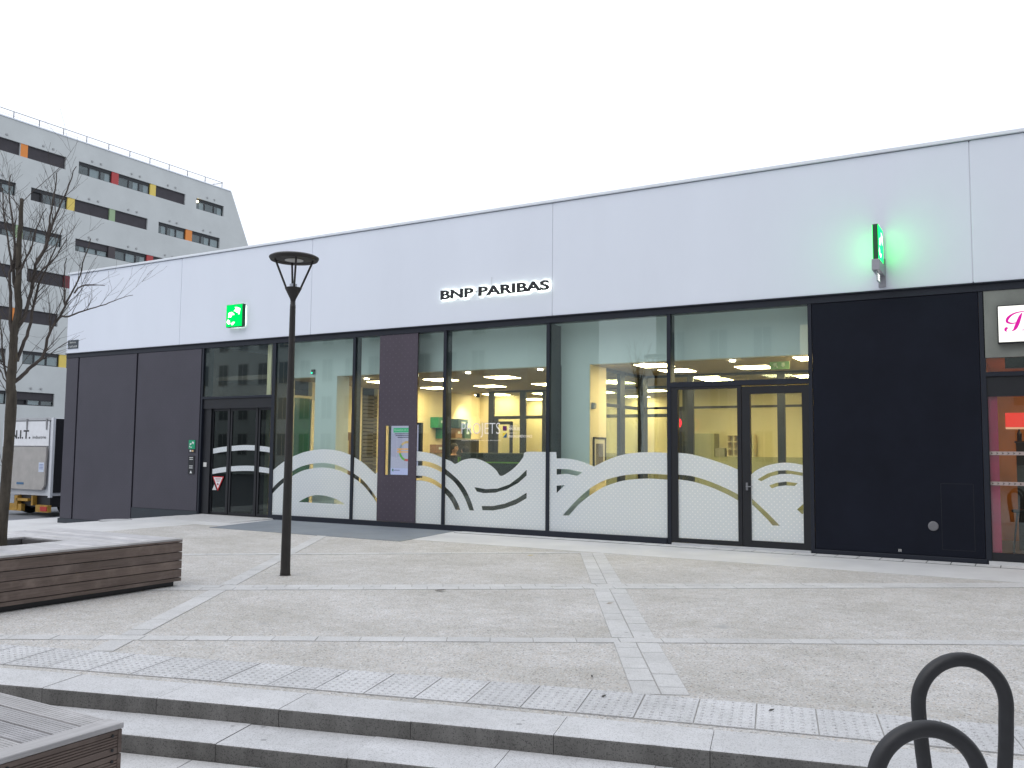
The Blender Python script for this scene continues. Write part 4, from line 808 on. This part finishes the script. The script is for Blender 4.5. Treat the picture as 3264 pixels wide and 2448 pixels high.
bx('body', plain('shelf_dark', (.03, .025, .02)), -.15, 1.2, 2.2, 2.7, .03, 1.72, st); bx('top', plain('shelf_top', (.05, .04, .03)), -.17, 1.2, 2.18, 2.72, 1.722, 1.75, st)
for i, x_ in enumerate((-.10, .02, .15)): MB().lathe([(.035, 0), (.035, .12), (.014, .16), (.014, .2)], 10, (x_, 2.4, 1.751)).build('bottle', BLACK, st)
ct = thing('cafe_stool', 'dark metal stool behind the shop glass', 'stool', (.0, .9, .03))
MB().lathe([(.17, .66), (.18, .68), (.17, .70)], 20, (-.05, .9, .03)).build('seat', BLACK, ct)
for dx, dy in ((-1, -1), (1, -1), (1, 1), (-1, 1)): MB().tube([(-.05 + dx * .10, .9 + dy * .10, .69), (-.05 + dx * .17, .9 + dy * .17, .03)], .014, 6).build('leg', BLACK, ct)
# ------------------------------------------------------------------ street lamp
LX, LY = -7.743, -6.129
lamp = thing('street_lamp', 'dark bronze street lamp with flat disc head and four slanted arms', 'street lamp', (LX, LY, 0))
MB().lathe([(.062, 0), (.060, .04), (.058, .08), (.055, .5), (.046, 1.7), (.0345, 3.25), (.0345, 3.28), (.031, 3.282), (.031, 3.34)], 28, (LX, LY, 0)).build('pole', BRONZE, lamp, smooth=True)
MB().lathe([(.033, 3.33), (.036, 3.35), (.100, 3.478), (.103, 3.485), (.098, 3.49), (.05, 3.495)], 28, (LX, LY, 0)).build('cone', BRONZE, lamp)
MB().lathe([(.045, 3.493), (.045, 3.535), (.02, 3.54)], 20, (LX, LY, 0)).build('lens', M('lamp_lens', (.55, .58, .66), .15, var=.1, vs=9), lamp)
rotl = math.radians(30.2 + 20)
for k_ in range(4):
    a_ = rotl + k_ * math.pi / 2; ca, sa = math.cos(a_), math.sin(a_)
    MB().tube([(LX + .080 * ca, LY + .080 * sa, 3.47), (LX + .228 * ca, LY + .228 * sa, 3.835)], .0125, 8).build('arm', BRONZE, lamp)
head = MB().lathe([(.02, 3.905), (.16, 3.900), (.27, 3.885), (.300, 3.868), (.302, 3.858), (.298, 3.850), (.285, 3.828), (.278, 3.825), (.235, 3.838), (.23, 3.846), (.118, 3.836), (.115, 3.832)], 48, (LX, LY, 0)).build('lamp_head', BRONZE, lamp)
MB().lathe([(.113, 3.829), (.113, 3.834)], 32, (LX, LY, 0)).build('reflector', M('lamp_reflector', (.5, .5, .5), .3, var=.1, vs=8), head)
MB().lathe([(.066, -.02), (.066, .006), (.063, .012)], 24, (LX, LY, 0)).build('base_plate', BRONZE, lamp)
# ------------------------------------------------------------------ benches
def screws(parent, pts, r=.007):
    for p in pts:
        m = MB().lathe([(r, 0), (r, .003), (r * .5, .004)], 8); m.v = [(p[0] + z, p[1] + x, p[2] + y) for x, y, z in m.v]; m.build('screw', BLACK, parent, fix=True)
def gboard(name, parent, x, y0, y1, z0, z1, mat, grooves):
    """side board facing +X, with milled grooves along it"""
    m = MB(); th = .028; zs = [z0]
    pr = [(x, z0 + .003), (x, z0)]
    prof = [(x - th, z0), (x, z0)]
    for g_ in grooves:
        zc = z0 + g_ * (z1 - z0); prof += [(x, zc - .0022), (x - .005, zc - .0016), (x - .005, zc + .0016), (x, zc + .0022)]
    prof += [(x, z1), (x - th, z1)]
    n_ = len(prof); m.add([(a, y0, b) for a, b in prof] + [(a, y1, b) for a, b in prof], [list(range(n_ - 1, -1, -1)), list(range(n_, 2 * n_))] + [(i, (i + 1) % n_, (i + 1) % n_ + n_, i + n_) for i in range(n_)])
    return m.build(name, mat, parent, (x, (y0 + y1) / 2, z0), fix=True)
# tree-pit bench
X0, X1, Y0, Y1, ZT, HX0, HX1, HY0, HY1 = -10.35, -8.08, -9.95, -7.37, .52, -9.60, -8.86, -9.03, -8.27
b2 = thing('tree_bench', 'large square slatted wooden bench built round the bare tree', 'bench', ((X0 + X1) / 2, (Y0 + Y1) / 2, 0))
zs = [.055, .098, .19, .282, .374, .478]
for i in range(5): gboard('side_board', b2, X1, Y0, Y1, zs[i] + .004, zs[i + 1] - .004, WOODS, () if i in (0,) else ())
gboard('side_board', b2, X1, Y0, Y1, .482, .498, WOODS, ())
for i in range(5): bx('side_board', WOODS, X0, X1 - .03, Y1 - .03, Y1, zs[i] + .004, zs[i + 1] - .004, b2); bx('side_board', WOODS, X0, X1 - .03, Y0, Y0 + .03, zs[i] + .004, zs[i + 1] - .004, b2); bx('side_board', WOODS, X0, X0 + .03, Y0 + .03, Y1 - .03, zs[i] + .004, zs[i + 1] - .004, b2)
MB().box(X0 + .05, X1 - .06, Y0 + .05, HY0 - .05, 0, .48).box(X0 + .05, X1 - .06, HY1 + .05, Y1 - .05, 0, .48).box(X0 + .05, HX0 - .05, HY0 - .05, HY1 + .05, 0, .48).box(HX1 + .05, X1 - .06, HY0 - .05, HY1 + .05, 0, .48).build('frame', BLACK, b2)
npl = 18; pw = (Y1 - Y0) / npl
for i in range(npl):
    a_ = Y0 + i * pw + .003; c_ = a_ + pw - .006; segs = [(X0, X1 - .1)]
    if c_ > HY0 and a_ < HY1: segs = [(X0, HX0), (HX1, X1 - .1)]
    for s0, s1 in segs: bx('top_plank', WOODP, s0, s1 - .003, a_, c_, .498, ZT + random.uniform(-.0015, .0015), b2, bev=.003)
bx('edge_plank', WOODTY, X1 - .1, X1 + .004, Y0, Y1, .4985, ZT, b2, bev=.004)
LIN = plain('pit_lining', (.10, .095, .10), .8)
MB().box(HX0 - .03, HX0 - .002, HY0, HY1, .02, .497).box(HX1 + .002, HX1 + .03, HY0, HY1, .02, .497).box(HX0, HX1, HY0 - .03, HY0 - .002, .02, .497).box(HX0, HX1, HY1 + .002, HY1 + .03, .02, .497).build('pit_lining', LIN, b2)
bx('soil', M('soil', (.06, .05, .04), .95, var=.4, vs=15, bmp=.8, bs=30), HX0, HX1, HY0, HY1, .01, .25, b2)
# near bench, bottom left
bX, bY, bZ = -3.42, -11.52, .32
b1 = thing('wooden_bench', 'weathered slatted wooden bench cut off at the bottom left corner', 'bench', (bX - .8, bY - 1, -.2))
for i, (z0_, z1_) in enumerate(((.193, .2905), (.083, .188), (-.03, .078), (-.145, -.035))): gboard('side_board', b1, bX - .006, bY - 2.6, bY - .018, z0_, z1_, WOODS, [.30, .42, .54, .66, .78])
for z0_, z1_ in ((.193, .2905), (.083, .188), (-.03, .078), (-.145, -.035)): bx('end_board', WOODS, bX - 2.6, bX - .004, bY - .017, bY + .0, z0_, z1_, b1)
bx('edge_plank', WOODTY, bX - .10, bX + .004, bY - 2.6, bY + .004, .295, bZ, b1, bev=.005)
npl = 9
for i in range(npl):
    y_ = bY - i * .128
    m = MB()
    x0_, x1_ = bX - 2.6, bX - .104
    m.box(x0_, x1_, y_ - .120, y_, .295, bZ - .006)
    for g_ in range(7): m.box(x0_, x1_, y_ - .122 + .004 + g_ * .0168, y_ - .122 + .004 + g_ * .0168 + .0135, bZ - .0062, bZ - .0035)
    m.build('top_plank', WOODT, b1, ((x0_ + x1_) / 2, y_, .295))
MB().box(bX - 2.5, bX - .06, bY - 2.5, bY - .06, -.19, .29).build('frame', BLACK, b1)
screws(b1, [(bX - .004, bY - .045, .272), (bX - .004, bY - .045, .212), (bX - .004, bY - .045, .165), (bX - .004, bY - .045, .105), (bX - .004, bY - .50, .272), (bX - .004, bY - .50, .165)])
# ------------------------------------------------------------------ bare tree
TBX, TBY = -9.2, -8.66
tree = thing('bare_tree', 'slender leafless young tree growing out of the square wooden bench', 'tree', (TBX, TBY, .25))
fh = Vector((TBX, TBY + 14.082, 0)).normalized(); rh = Vector((fh.y, -fh.x, 0))
def tp(s, z, dep=0): return Vector((TBX, TBY, 0)) + rh * s + fh * dep + Vector((0, 0, z))
tr0 = [(-.055, .2), (-.05, .8), (-.035, 1.4)] + [tuple(p) for p in TREE[0]]
tr0 = smooth_curve(tr0, 3); n_ = len(tr0)
pts = [tp(s + random.uniform(-.004, .004), z, .02 * math.sin(z * 2.2)) for s, z in tr0]
rad = [(.052 if z < 1.9 else .052 - (z - 1.9) * .0145) * random.uniform(.95, 1.06) for s, z in tr0]; rad = [max(r, .015) for r in rad]; rad[0] = .07; rad[1] = .06
MB().tube(pts, rad, 12).build('trunk', BARK, tree, smooth=True)
cr = MB()
def twig(p, d, ln, r, lvl):
    ps = [p.copy()]; rs = [r]; k_ = 6; dd = d.normalized()
    for i in range(k_):
        dd = (dd + Vector((random.gauss(0, .13), random.gauss(0, .13), random.gauss(.05, .10)))).normalized(); p = p + dd * ln / k_; ps.append(p); rs.append(max(r * (1 - .8 * (i + 1) / k_), .0011))
    cr.tube(ps, rs, 4 if lvl > 0 else 5, cap=False)
    if lvl < 2:
        for c_ in range(random.randint(2, 4)):
            i = random.randint(1, k_ - 1); ax = Vector((random.gauss(0, 1), random.gauss(0, 1), random.gauss(.25, .6))).normalized(); twig(ps[i], (dd * .75 + ax * .75), ln * random.uniform(.4, .65), rs[i] * .6, lvl + 1)
for li, line in enumerate(TREE[1:]):
    k0 = random.uniform(-.35, .35) if li > 1 else .1
    c = smooth_curve([tuple(p) for p in line], 3); n_ = len(c); ln = sum(math.dist(c[i], c[i + 1]) for i in range(n_ - 1))
    r0 = .006 + .0085 * ln if li != 1 else .010
    ps = [tp(s, z, k0 * (i / n_) ** 1.2) + Vector((random.gauss(0, .004), random.gauss(0, .004), 0)) for i, (s, z) in enumerate(c)]; rs = [r0 * (1 - .85 * i / n_) + .001 for i in range(n_)]
    cr.tube(ps, rs, 7, cap=False)
    for q in range(int(3 + ln * 5)):
        i = random.randint(n_ // 4, n_ - 2); d = (ps[i + 1] - ps[i]).normalized(); ax = Vector((random.gauss(0, 1), random.gauss(0, 1), random.gauss(.5, .5))).normalized(); twig(ps[i], d * .8 + ax * .6, random.uniform(.25, .6), max(rs[i] * .42, .0018), 1)
for i in range(16):
    k_ = random.randint(n_ // 2, len(pts) - 2); a_ = random.uniform(0, 6.28); twig(pts[k_], Vector((math.cos(a_) * .6, math.sin(a_) * .6, .8)), random.uniform(.4, 1.0), .0045, 0 if i < 6 else 1)
cr.build('crown', TWIG, tree, smooth=True)
# ------------------------------------------------------------------ bicycle stands
def rackpath(w, H, base):
    r = w / 2; zc = H - r; P_ = [(-r * base, -.02), (-r * (base + .12), .2), (-r * .93, zc - .18), (-r * .985, zc - .06)]
    P_ += [(r * math.cos(math.pi - a), zc + r * math.sin(math.pi - a)) for a in [math.pi * i / 14 for i in range(15)]]
    P_ += [(r * .985, zc - .06), (r * .95, zc - .18), (r * (base + .2), .2), (r * (base + .1), -.02)]; return P_
def rack(label, c, ang, w=.335, H=.93, base=.55):
    o = thing('bicycle_stand', label, 'bicycle stand', (c[0], c[1], -.2), 'bicycle stands at the bottom right')
    pp = smooth_curve(rackpath(w, H, base), 3); u = Vector((math.cos(ang), math.sin(ang), 0))
    MB().tube([Vector((c[0], c[1], -.2)) + u * a + Vector((0, 0, z)) for a, z in pp], .0265, 18).build('hoop', RACK, o, smooth=True)
    for sgn in (-1, 1):
        q = Vector((c[0], c[1], -.2)) + u * (pp[0][0] if sgn < 0 else pp[-1][0]); MB().lathe([(.05, .002), (.05, .012), (.03, .016)], 18, tuple(q)).build('flange', RACK, o)
rack('rear dark grey tubular bicycle stand, the taller one of the pair', (-.240, -10.275), math.radians(30), w=.33, H=.935)
rack('front dark grey tubular bicycle stand cut off by the bottom edge', (-.297, -10.97), math.radians(30), w=.33, H=.85)
# ------------------------------------------------------------------ truck
tk = thing('box_truck', 'white box truck with grey tail lift seen from behind beyond the bank corner', 'truck', (-27.2, 5, -.62))
TW = M('truck_white', (.66, .68, .72), .4, var=.05, vs=2); TG = M('tail_lift_grey', (.42, .40, .38), .5, var=.12, vs=3); TY = M('chassis_yellow', (.42, .24, .04), .6, var=.3, vs=5); TR_ = plain('tyre', (.012, .012, .012), .9)
bx('box_body', TW, -28.5, -25.93, 2.46, 8.4, .02, 2.42, tk, bev=.02)
bx('side_curtain', BLACK, -25.932, -25.90, 2.52, 8.3, .12, 2.40, tk)
bx('rear_frame', TW, -28.52, -28.42, 2.40, 2.48, -.02, 2.42, tk); bx('rear_frame', TW, -25.98, -25.87, 2.40, 2.48, -.02, 2.43, tk); bx('rear_frame', plain('frame_grey', (.45, .46, .48)), -28.42, -25.98, 2.40, 2.48, 2.35, 2.43, tk)
ud = bx('upper_door', plain('door_white', (.80, .81, .84), .35), -28.40, -26.05, 2.40, 2.455, 1.56, 2.33, tk)
MB().box(-26.05, -26.035, 2.392, 2.40, 1.55, 2.34).box(-28.4, -26.05, 2.392, 2.4, 2.33, 2.345).build('door_seal', BLACK, ud)
for x_ in (-28.1, -27.22, -26.19): MB().prism([(x_ - .02, 2.06), (x_ + .02, 2.06), (x_ + .04, 2.40), (x_ - .04, 2.40)], 2.375, 2.40).build('hinge', plain('hinge_grey', (.25, .25, .26), .5), ud)
write('lettering', 'N.I.T.', -28.05, -27.03, 1.78, 2.05, 2.395, BLACK, ud, offset=.02); write('lettering', 'industrie', -26.90, -26.21, 1.785, 1.875, 2.395, BLACK, ud)
tl_ = MB().add([], []); tl_.prism([(-28.4, .21), (-26.21, .21), (-26.09, .34), (-26.06, 1.53), (-28.4, 1.53)], 2.33, 2.39); lift = tl_.build('tail_lift', TG, tk)
bx('paper_notice', plain('notice_paper', (.62, .68, .80)), -26.40, -26.13, 2.322, 2.329, .755, 1.05, lift); bx('paper_notice', plain('notice_paper_b', (.62, .68, .80)), -28.35, -28.2, 2.322, 2.329, .755, 1.05, lift)
bx('blue_plate', plain('plate_blue', (.06, .16, .30)), -27.52, -27.15, 2.322, 2.329, .355, .42, lift)
tlp = MB()
for i in range(4): tlp.box(-26.36, -26.17, 2.319, 2.3215, .98 - i * .045, .995 - i * .045)
tlp.build('print', plain('notice_ink', (.1, .15, .4)), lift)
bx('chassis', BLACK, -27.9, -26.0, 2.5, 8.3, -.32, .0, tk); bx('bumper', TY, -26.55, -25.93, 2.38, 2.5, -.475, -.26, tk); bx('bumper', TY, -28.3, -27.3, 2.38, 2.5, -.475, -.26, tk)
bx('lift_bracket', TY, -27.55, -26.95, 2.36, 2.46, -.16, -.08, tk); bx('lift_bracket', TY, -26.76, -26.68, 2.36, 2.5, -.28, .02, tk); bx('lift_bracket', TY, -27.65, -27.5, 2.36, 2.5, -.45, .0, tk)
bx('tail_light', M('tail_red', (.45, .03, .02), .3, var=.1), -26.29, -25.95, 2.36, 2.378, -.44, -.30, tk); bx('tail_light', M('tail_red2', (.45, .03, .02), .3, var=.1), -28.25, -27.95, 2.36, 2.378, -.44, -.30, tk)
for x_, y_ in ((-26.15, 3.25), (-28.25, 3.25), (-26.15, 7.6), (-28.25, 7.6)):
    m = MB().lathe([(.28, -.14), (.36, -.12), (.37, 0), (.36, .12), (.28, .14)], 24); m.v = [(x_ + z, y_ + x, -.25 + y) for x, y, z in m.v]; wh = m.build('wheel', TR_, tk, fix=True)
    m = MB().lathe([(.2, .141), (.1, .15)], 16); m.v = [(x_ + z, y_ + x, -.25 + y) for x, y, z in m.v]; m.build('rim', SILVER, wh, fix=True)
bx('cab', TW, -28.4, -26.0, 8.5, 10.2, -.3, 1.9, tk, bev=.1)
# ------------------------------------------------------------------ apartment block on the left
ap = thing('apartment_block', 'grey apartment block with ribbon windows and coloured panels behind the bank', 'building', (-60, 20, -.6))
AX = -54.; AW = M('apartment_render', (.55, .575, .57), .85, var=.06, vs=.5, bmp=.1, bs=30, world=True)
def yend(z): return 34.25 + (21.9 - z) * .4895
RZ = [20.55, 17.94, 15.34, 12.75, 10.14, 7.54, 4.97]; WH = .83
SH = M('shutter_brown', (.042, .038, .045), .7, var=.15, vs=3, rv=.1); FRM = plain('window_frame_dark', (.02, .023, .028), .5); CUR = M('curtain', (.72, .75, .72), .8, var=.2, vs=12, stretch=(1, 6, .6)); WG = glassmat('apartment_glass', (.72, .76, .78), 1.5, 1.6)
# per floor: pieces along Y: w window, s shutter, h half shutter, c coloured panel
OR, YE, RE, GR, BR, DR_ = (.72, .24, .04), (.72, .55, .12), (.42, .045, .045), (.30, .42, .24), (.05, .04, .045), (.16, .02, .03)
FL = [[('s', 11.8, 14.3), ('s', 14.78, 17.25), (OR, 17.27, 17.76), ('s', 17.76, 20.3), ('w', 21.22, 23.7), (RE, 23.7, 24.24), ('w', 24.24, 26.8), (YE, 26.8, 27.29), ('s', 27.29, 29.86), ('w', 30.89, 33.54)],
      [('w', 11.6, 14.1), ('w', 14.6, 17.11), ('o', 18.08, 20.56), (YE, 20.56, 21.08), ('s', 21.08, 23.65), (GR, 23.65, 24.09), ('s', 24.09, 26.68), ('w', 27.61, 30.04), (OR, 30.04, 30.63), ('w', 30.63, 33.25)],
      [('s', 12., 14.5), ('h', 14.75, 17.25), (GR, 17.25, 17.70), ('w', 17.70, 20.29), ('h', 21.23, 23.69), (BR, 23.69, 24.22), ('w', 24.22, 26.75), (RE, 26.75, 27.29), ('w', 27.29, 29.8), ('w', 31, 33.5)],
      [('w', 11.5, 14.0), ('s', 14.6, 17.12), ('s', 18.09, 20.57), (DR_, 20.57, 20.99), ('w', 20.99, 23.5), ('w', 25, 27.5), ('w', 28.5, 31)],
      [('s', 11.8, 14.3), ('s', 14.7, 17.24), (OR, 17.24, 17.6), ('s', 17.6, 20.28), ('w', 21.2, 23.7), ('w', 25, 27.5), ('w', 28.5, 31)],
      [('w', 11.6, 14.1), ('w', 14.5, 17.02), ('w', 18.07, 20.52), (YE, 20.52, 21.02), ('w', 21.02, 23.5), ('w', 25, 27.5)],
      [('w', 11.6, 14.1), ('w', 14.7, 17.21), ('H', 17.73, 20.29), ('w', 21.2, 23.7), ('w', 25, 27.5)]]
aw = MB(); YL = 2.
def band(z0, z1, ya=None, yb=None):
    y0a = YL if ya is None else ya; e0 = yend(z0) if yb is None else yb; e1 = yend(z1) if yb is None else yb
    aw.hexa([(AX - .35, y0a, z0), (AX, y0a, z0), (AX, e0, z0), (AX - .35, e0, z0)], [(AX - .35, y0a, z1), (AX, y0a, z1), (AX, e1, z1), (AX - .35, e1, z1)])
zt = 21.88
for r, zc in enumerate(RZ):
    band(zc, zt); zt = zc - WH; prev = YL
    for (k_, a_, b_) in FL[r]:
        if a_ > prev + .01: band(zc - WH, zc, prev, a_)
        prev = b_
    e_ = min(yend(zc), yend(zc - WH)); aw.hexa([(AX - .35, prev, zc - WH), (AX, prev, zc - WH), (AX, yend(zc - WH), zc - WH), (AX - .35, yend(zc - WH), zc - WH)], [(AX - .35, prev, zc), (AX, prev, zc), (AX, yend(zc), zc), (AX - .35, yend(zc), zc)])
band(-.8, zt)
aw.box(AX - 13, AX - .34, YL, 33.5, -.8, 21.6)
aw.build('wall', AW, ap)
bx('coping', COPE, AX - .4, AX + .05, YL, 34.2, 21.885, 21.96, ap)
bx('roof', plain('roof_grey', (.2, .2, .2)), AX - 13, AX - .4, YL, 33.5, 21.62, 21.75, ap)
fmes = {}
vm = MB().lathe([(.075, 0), (.075, .05), (.05, .06)], 10); vm.v = [(z, x, y) for x, y, z in vm.v]; vme = vm.mesh('vent', plain('vent_grey', (.36, .37, .37)))
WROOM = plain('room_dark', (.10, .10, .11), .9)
def aptwin(y0, y1, zc, mode, parts):
    x_ = AX - .16; zb_ = zc - WH; n_ = 3
    box_h = .16 if mode in 'wo' else (.40 if mode == 'h' else (.46 if mode == 'H' else WH - .06))
    fr = MB(); wz1 = zc - (box_h if mode != 's' else WH - .06)
    if mode == 's':
        o = bx('shutter', SH, x_ - .03, x_ + .04, y0 + .01, y1 - .01, zb_ + .03, zc - .01, ap); bx('shutter_rail', FRM, x_ - .02, x_ + .06, y0 + .01, y1 - .01, zb_, zb_ + .029, o); return
    o = MB().box(x_ - .03, x_ + .03, y0, y1, zb_, zb_ + .055).box(x_ - .03, x_ + .03, y0, y1, wz1 - .05, wz1)
    for i in range(n_ + 1):
        yy = y0 + (y1 - y0) * i / n_; o.box(x_ - .03, x_ + .03, max(y0, yy - .05), min(y1, yy + .05), zb_ + .055, wz1 - .05)
    o = o.build('window', FRM, ap, (x_, (y0 + y1) / 2, zb_))
    bx('shutter_box', FRM if mode in 'wo' else SH, x_ - .03, x_ + .045, y0 + .005, y1 - .005, wz1 + .001, zc - .002, o)
    for i in range(n_):
        a_ = y0 + (y1 - y0) * i / n_ + .05; b_ = y0 + (y1 - y0) * (i + 1) / n_ - .05
        if mode in 'oH' and i == 0:
            bx('open_gap', BLACK, x_ - .10, x_ - .09, a_, b_, zb_ + .055, wz1 - .05, o); continue
        bx('pane', WG, x_ - .005, x_ + .005, a_, b_, zb_ + .055, wz1 - .05, o)
        f_ = random.choice((0, .5, 1, 1, 1)) if i else random.choice((0, 0, .5))
        if f_: bx('curtain', CUR, x_ - .09, x_ - .07, b_ - (b_ - a_) * f_, b_, zb_ + .055, wz1 - .05, o)
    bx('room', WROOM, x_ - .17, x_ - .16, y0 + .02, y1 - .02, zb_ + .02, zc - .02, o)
for r, zc in enumerate(RZ):
    for (k_, a_, b_) in FL[r]:
        if isinstance(k_, tuple): bx('colour_panel', plain('panel_%d_%d' % (int(k_[0] * 100), int(k_[1] * 100)), k_, .5, .04), AX - .25, AX - .03, a_ + .004, b_ - .004, zc - WH + .002, zc - .002, ap)
        else:
            aptwin(a_, b_, zc, k_, None)
            for t_ in (.38, .64): link('vent', vme, ap, (AX, a_ + (b_ - a_) * t_, zc + .26))
lb_ = MB().lathe([(.02, -.09), (.09, -.05), (.10, 0), (.09, .05), (.02, .09)], 14, (AX - .11, 31.06, 20.32)).build('ceiling_lamp', emis('room_lamp', (1, .75, .35), 9), ap)
rl_ = MB().tube([(AX - .15, YL, 22.44), (AX - .15, 33.5, 22.44)], .022, 6).tube([(AX - .15, YL, 22.15), (AX - .15, 33.3, 22.15)], .008, 5).tube([(AX - .15, 33.5, 22.44), (AX - 1.6, 33.4, 22.44)], .022, 6)
railing = rl_.build('railing', plain('rail_zinc', (.13, .135, .15), .5), ap)
for i in range(19): bx('post', plain('post_zinc', (.13, .135, .15), .5) if i == 0 else bpy.data.materials['post_zinc'], AX - .17, AX - .13, 33.4 - i * 1.66, 33.44 - i * 1.66, 21.95, 22.43, railing)
# ------------------------------------------------------------------ blocks across the square, two seen reflected in the panes, one added unseen for shade
def block(label, x0, x1, y, H, wallc, nf, pitch, seedw):
    o = thing('stone_block', label, 'building', ((x0 + x1) / 2, y, -.2), 'blocks across the square')
    wm = M('block_stone_%d' % seedw, wallc, .85, var=.08, vs=.6, world=True)
    MB().box(x0, x1, y - 12, y, -.6, H).build('wall', wm, o); MB().box(x0 - .2, x1 + .2, y - .3, y + .25, H, H + .35).build('cornice', wm, o)
    fme = MB().box(-.6, .6, -.02, .04, 0, 1.9, 0).box(-.5, -.04, .041, .05, .08, 1.82, 1).box(.04, .5, .041, .05, .08, 1.82, 1).mesh('window', [plain('block_frame_%d' % seedw, (.5, .5, .48)), M('block_glass_%d' % seedw, (.16, .18, .19), .25)])
    n_ = int((x1 - x0 - 1.5) / pitch)
    for f_ in range(nf):
        for i in range(n_): link('window', fme, o, (x0 + 1.3 + i * pitch, y, 1.0 + f_ * 3.0))
    return o
block('pale stone block with rows of tall windows mirrored in the left panes', -74, -30.2, -40, 15.5, (.66, .68, .66), 5, 2.4, 1)
blk = block('pale block with tall windows mirrored above the right door', -19.5, 8, -37, 14.5, (.56, .56, .52), 4, 2.6, 2)
litw = [w for w in blk.children if w.name.startswith('window') and -13 < w.matrix_basis.translation.x + blk.location.x < -8 and 6 < w.matrix_basis.translation.z < 11]
lme = litw[0].data.copy(); lme.materials[1] = emis('lit_room', (1, .86, .6), 1.6)
for w in litw[:3]: w.data = lme
shade_blk = block('added tall pale block, out of view, shading the square from the right', 0, 34, 0, 22, (.42, .42, .40), 6, 2.6, 3)  # added out of view to keep sky light off the right-hand fascia
shade_blk.rotation_euler.z = math.radians(90); shade_blk.location = (9.0, -20, -.2)
for ch in shade_blk.children: ch.location = Vector(ch.location)
# ------------------------------------------------------------------ litter
def leaf(label, x, y, ang, col, ln=.06):
    pts_ = [(0, 0, .006), (ln * .35, ln * .16, .012), (ln * .8, ln * .1, .009), (ln, 0, .014), (ln * .7, -ln * .14, .010), (ln * .3, -ln * .15, .008)]
    m = MB().add(pts_ + [(a, b, c + .001) for a, b, c in pts_], [(5, 4, 3, 2, 1, 0), (6, 7, 8, 9, 10, 11)]); o = m.build('fallen_leaf', plain('leaf_%d' % int(x * -100), col, .8)); o.location = (x, y, .004); o.rotation_euler.z = ang
    tag(o, label, 'leaf', 'litter on the plaza'); return o
leaf('small yellow leaf lying on the paving below the PROJETS window', -6.3, -2.75, .4, (.55, .42, .05), .09)
leaf('dark brown twig-like leaf on the gravel right of the street lamp', -5.55, -6.15, .75, (.05, .04, .03), .14)
leaf('brown leaf caught in the joint of the double slab strip', -3.66, -5.88, .5, (.22, .15, .07), .07)
for i, (x_, y_, a_) in enumerate(((-1.35, -8.75, .9), (-2.55, -8.6, 2.), (-2.3, -9.0, 1.2))): leaf(('tiny dark leaf on the tactile slabs behind the rear bicycle stand', 'tiny dark leaf on the gravel just above the tactile strip', 'tiny dark leaf between the studs left of the slab strip')[i], x_, y_, a_, (.06, .055, .05), .045)
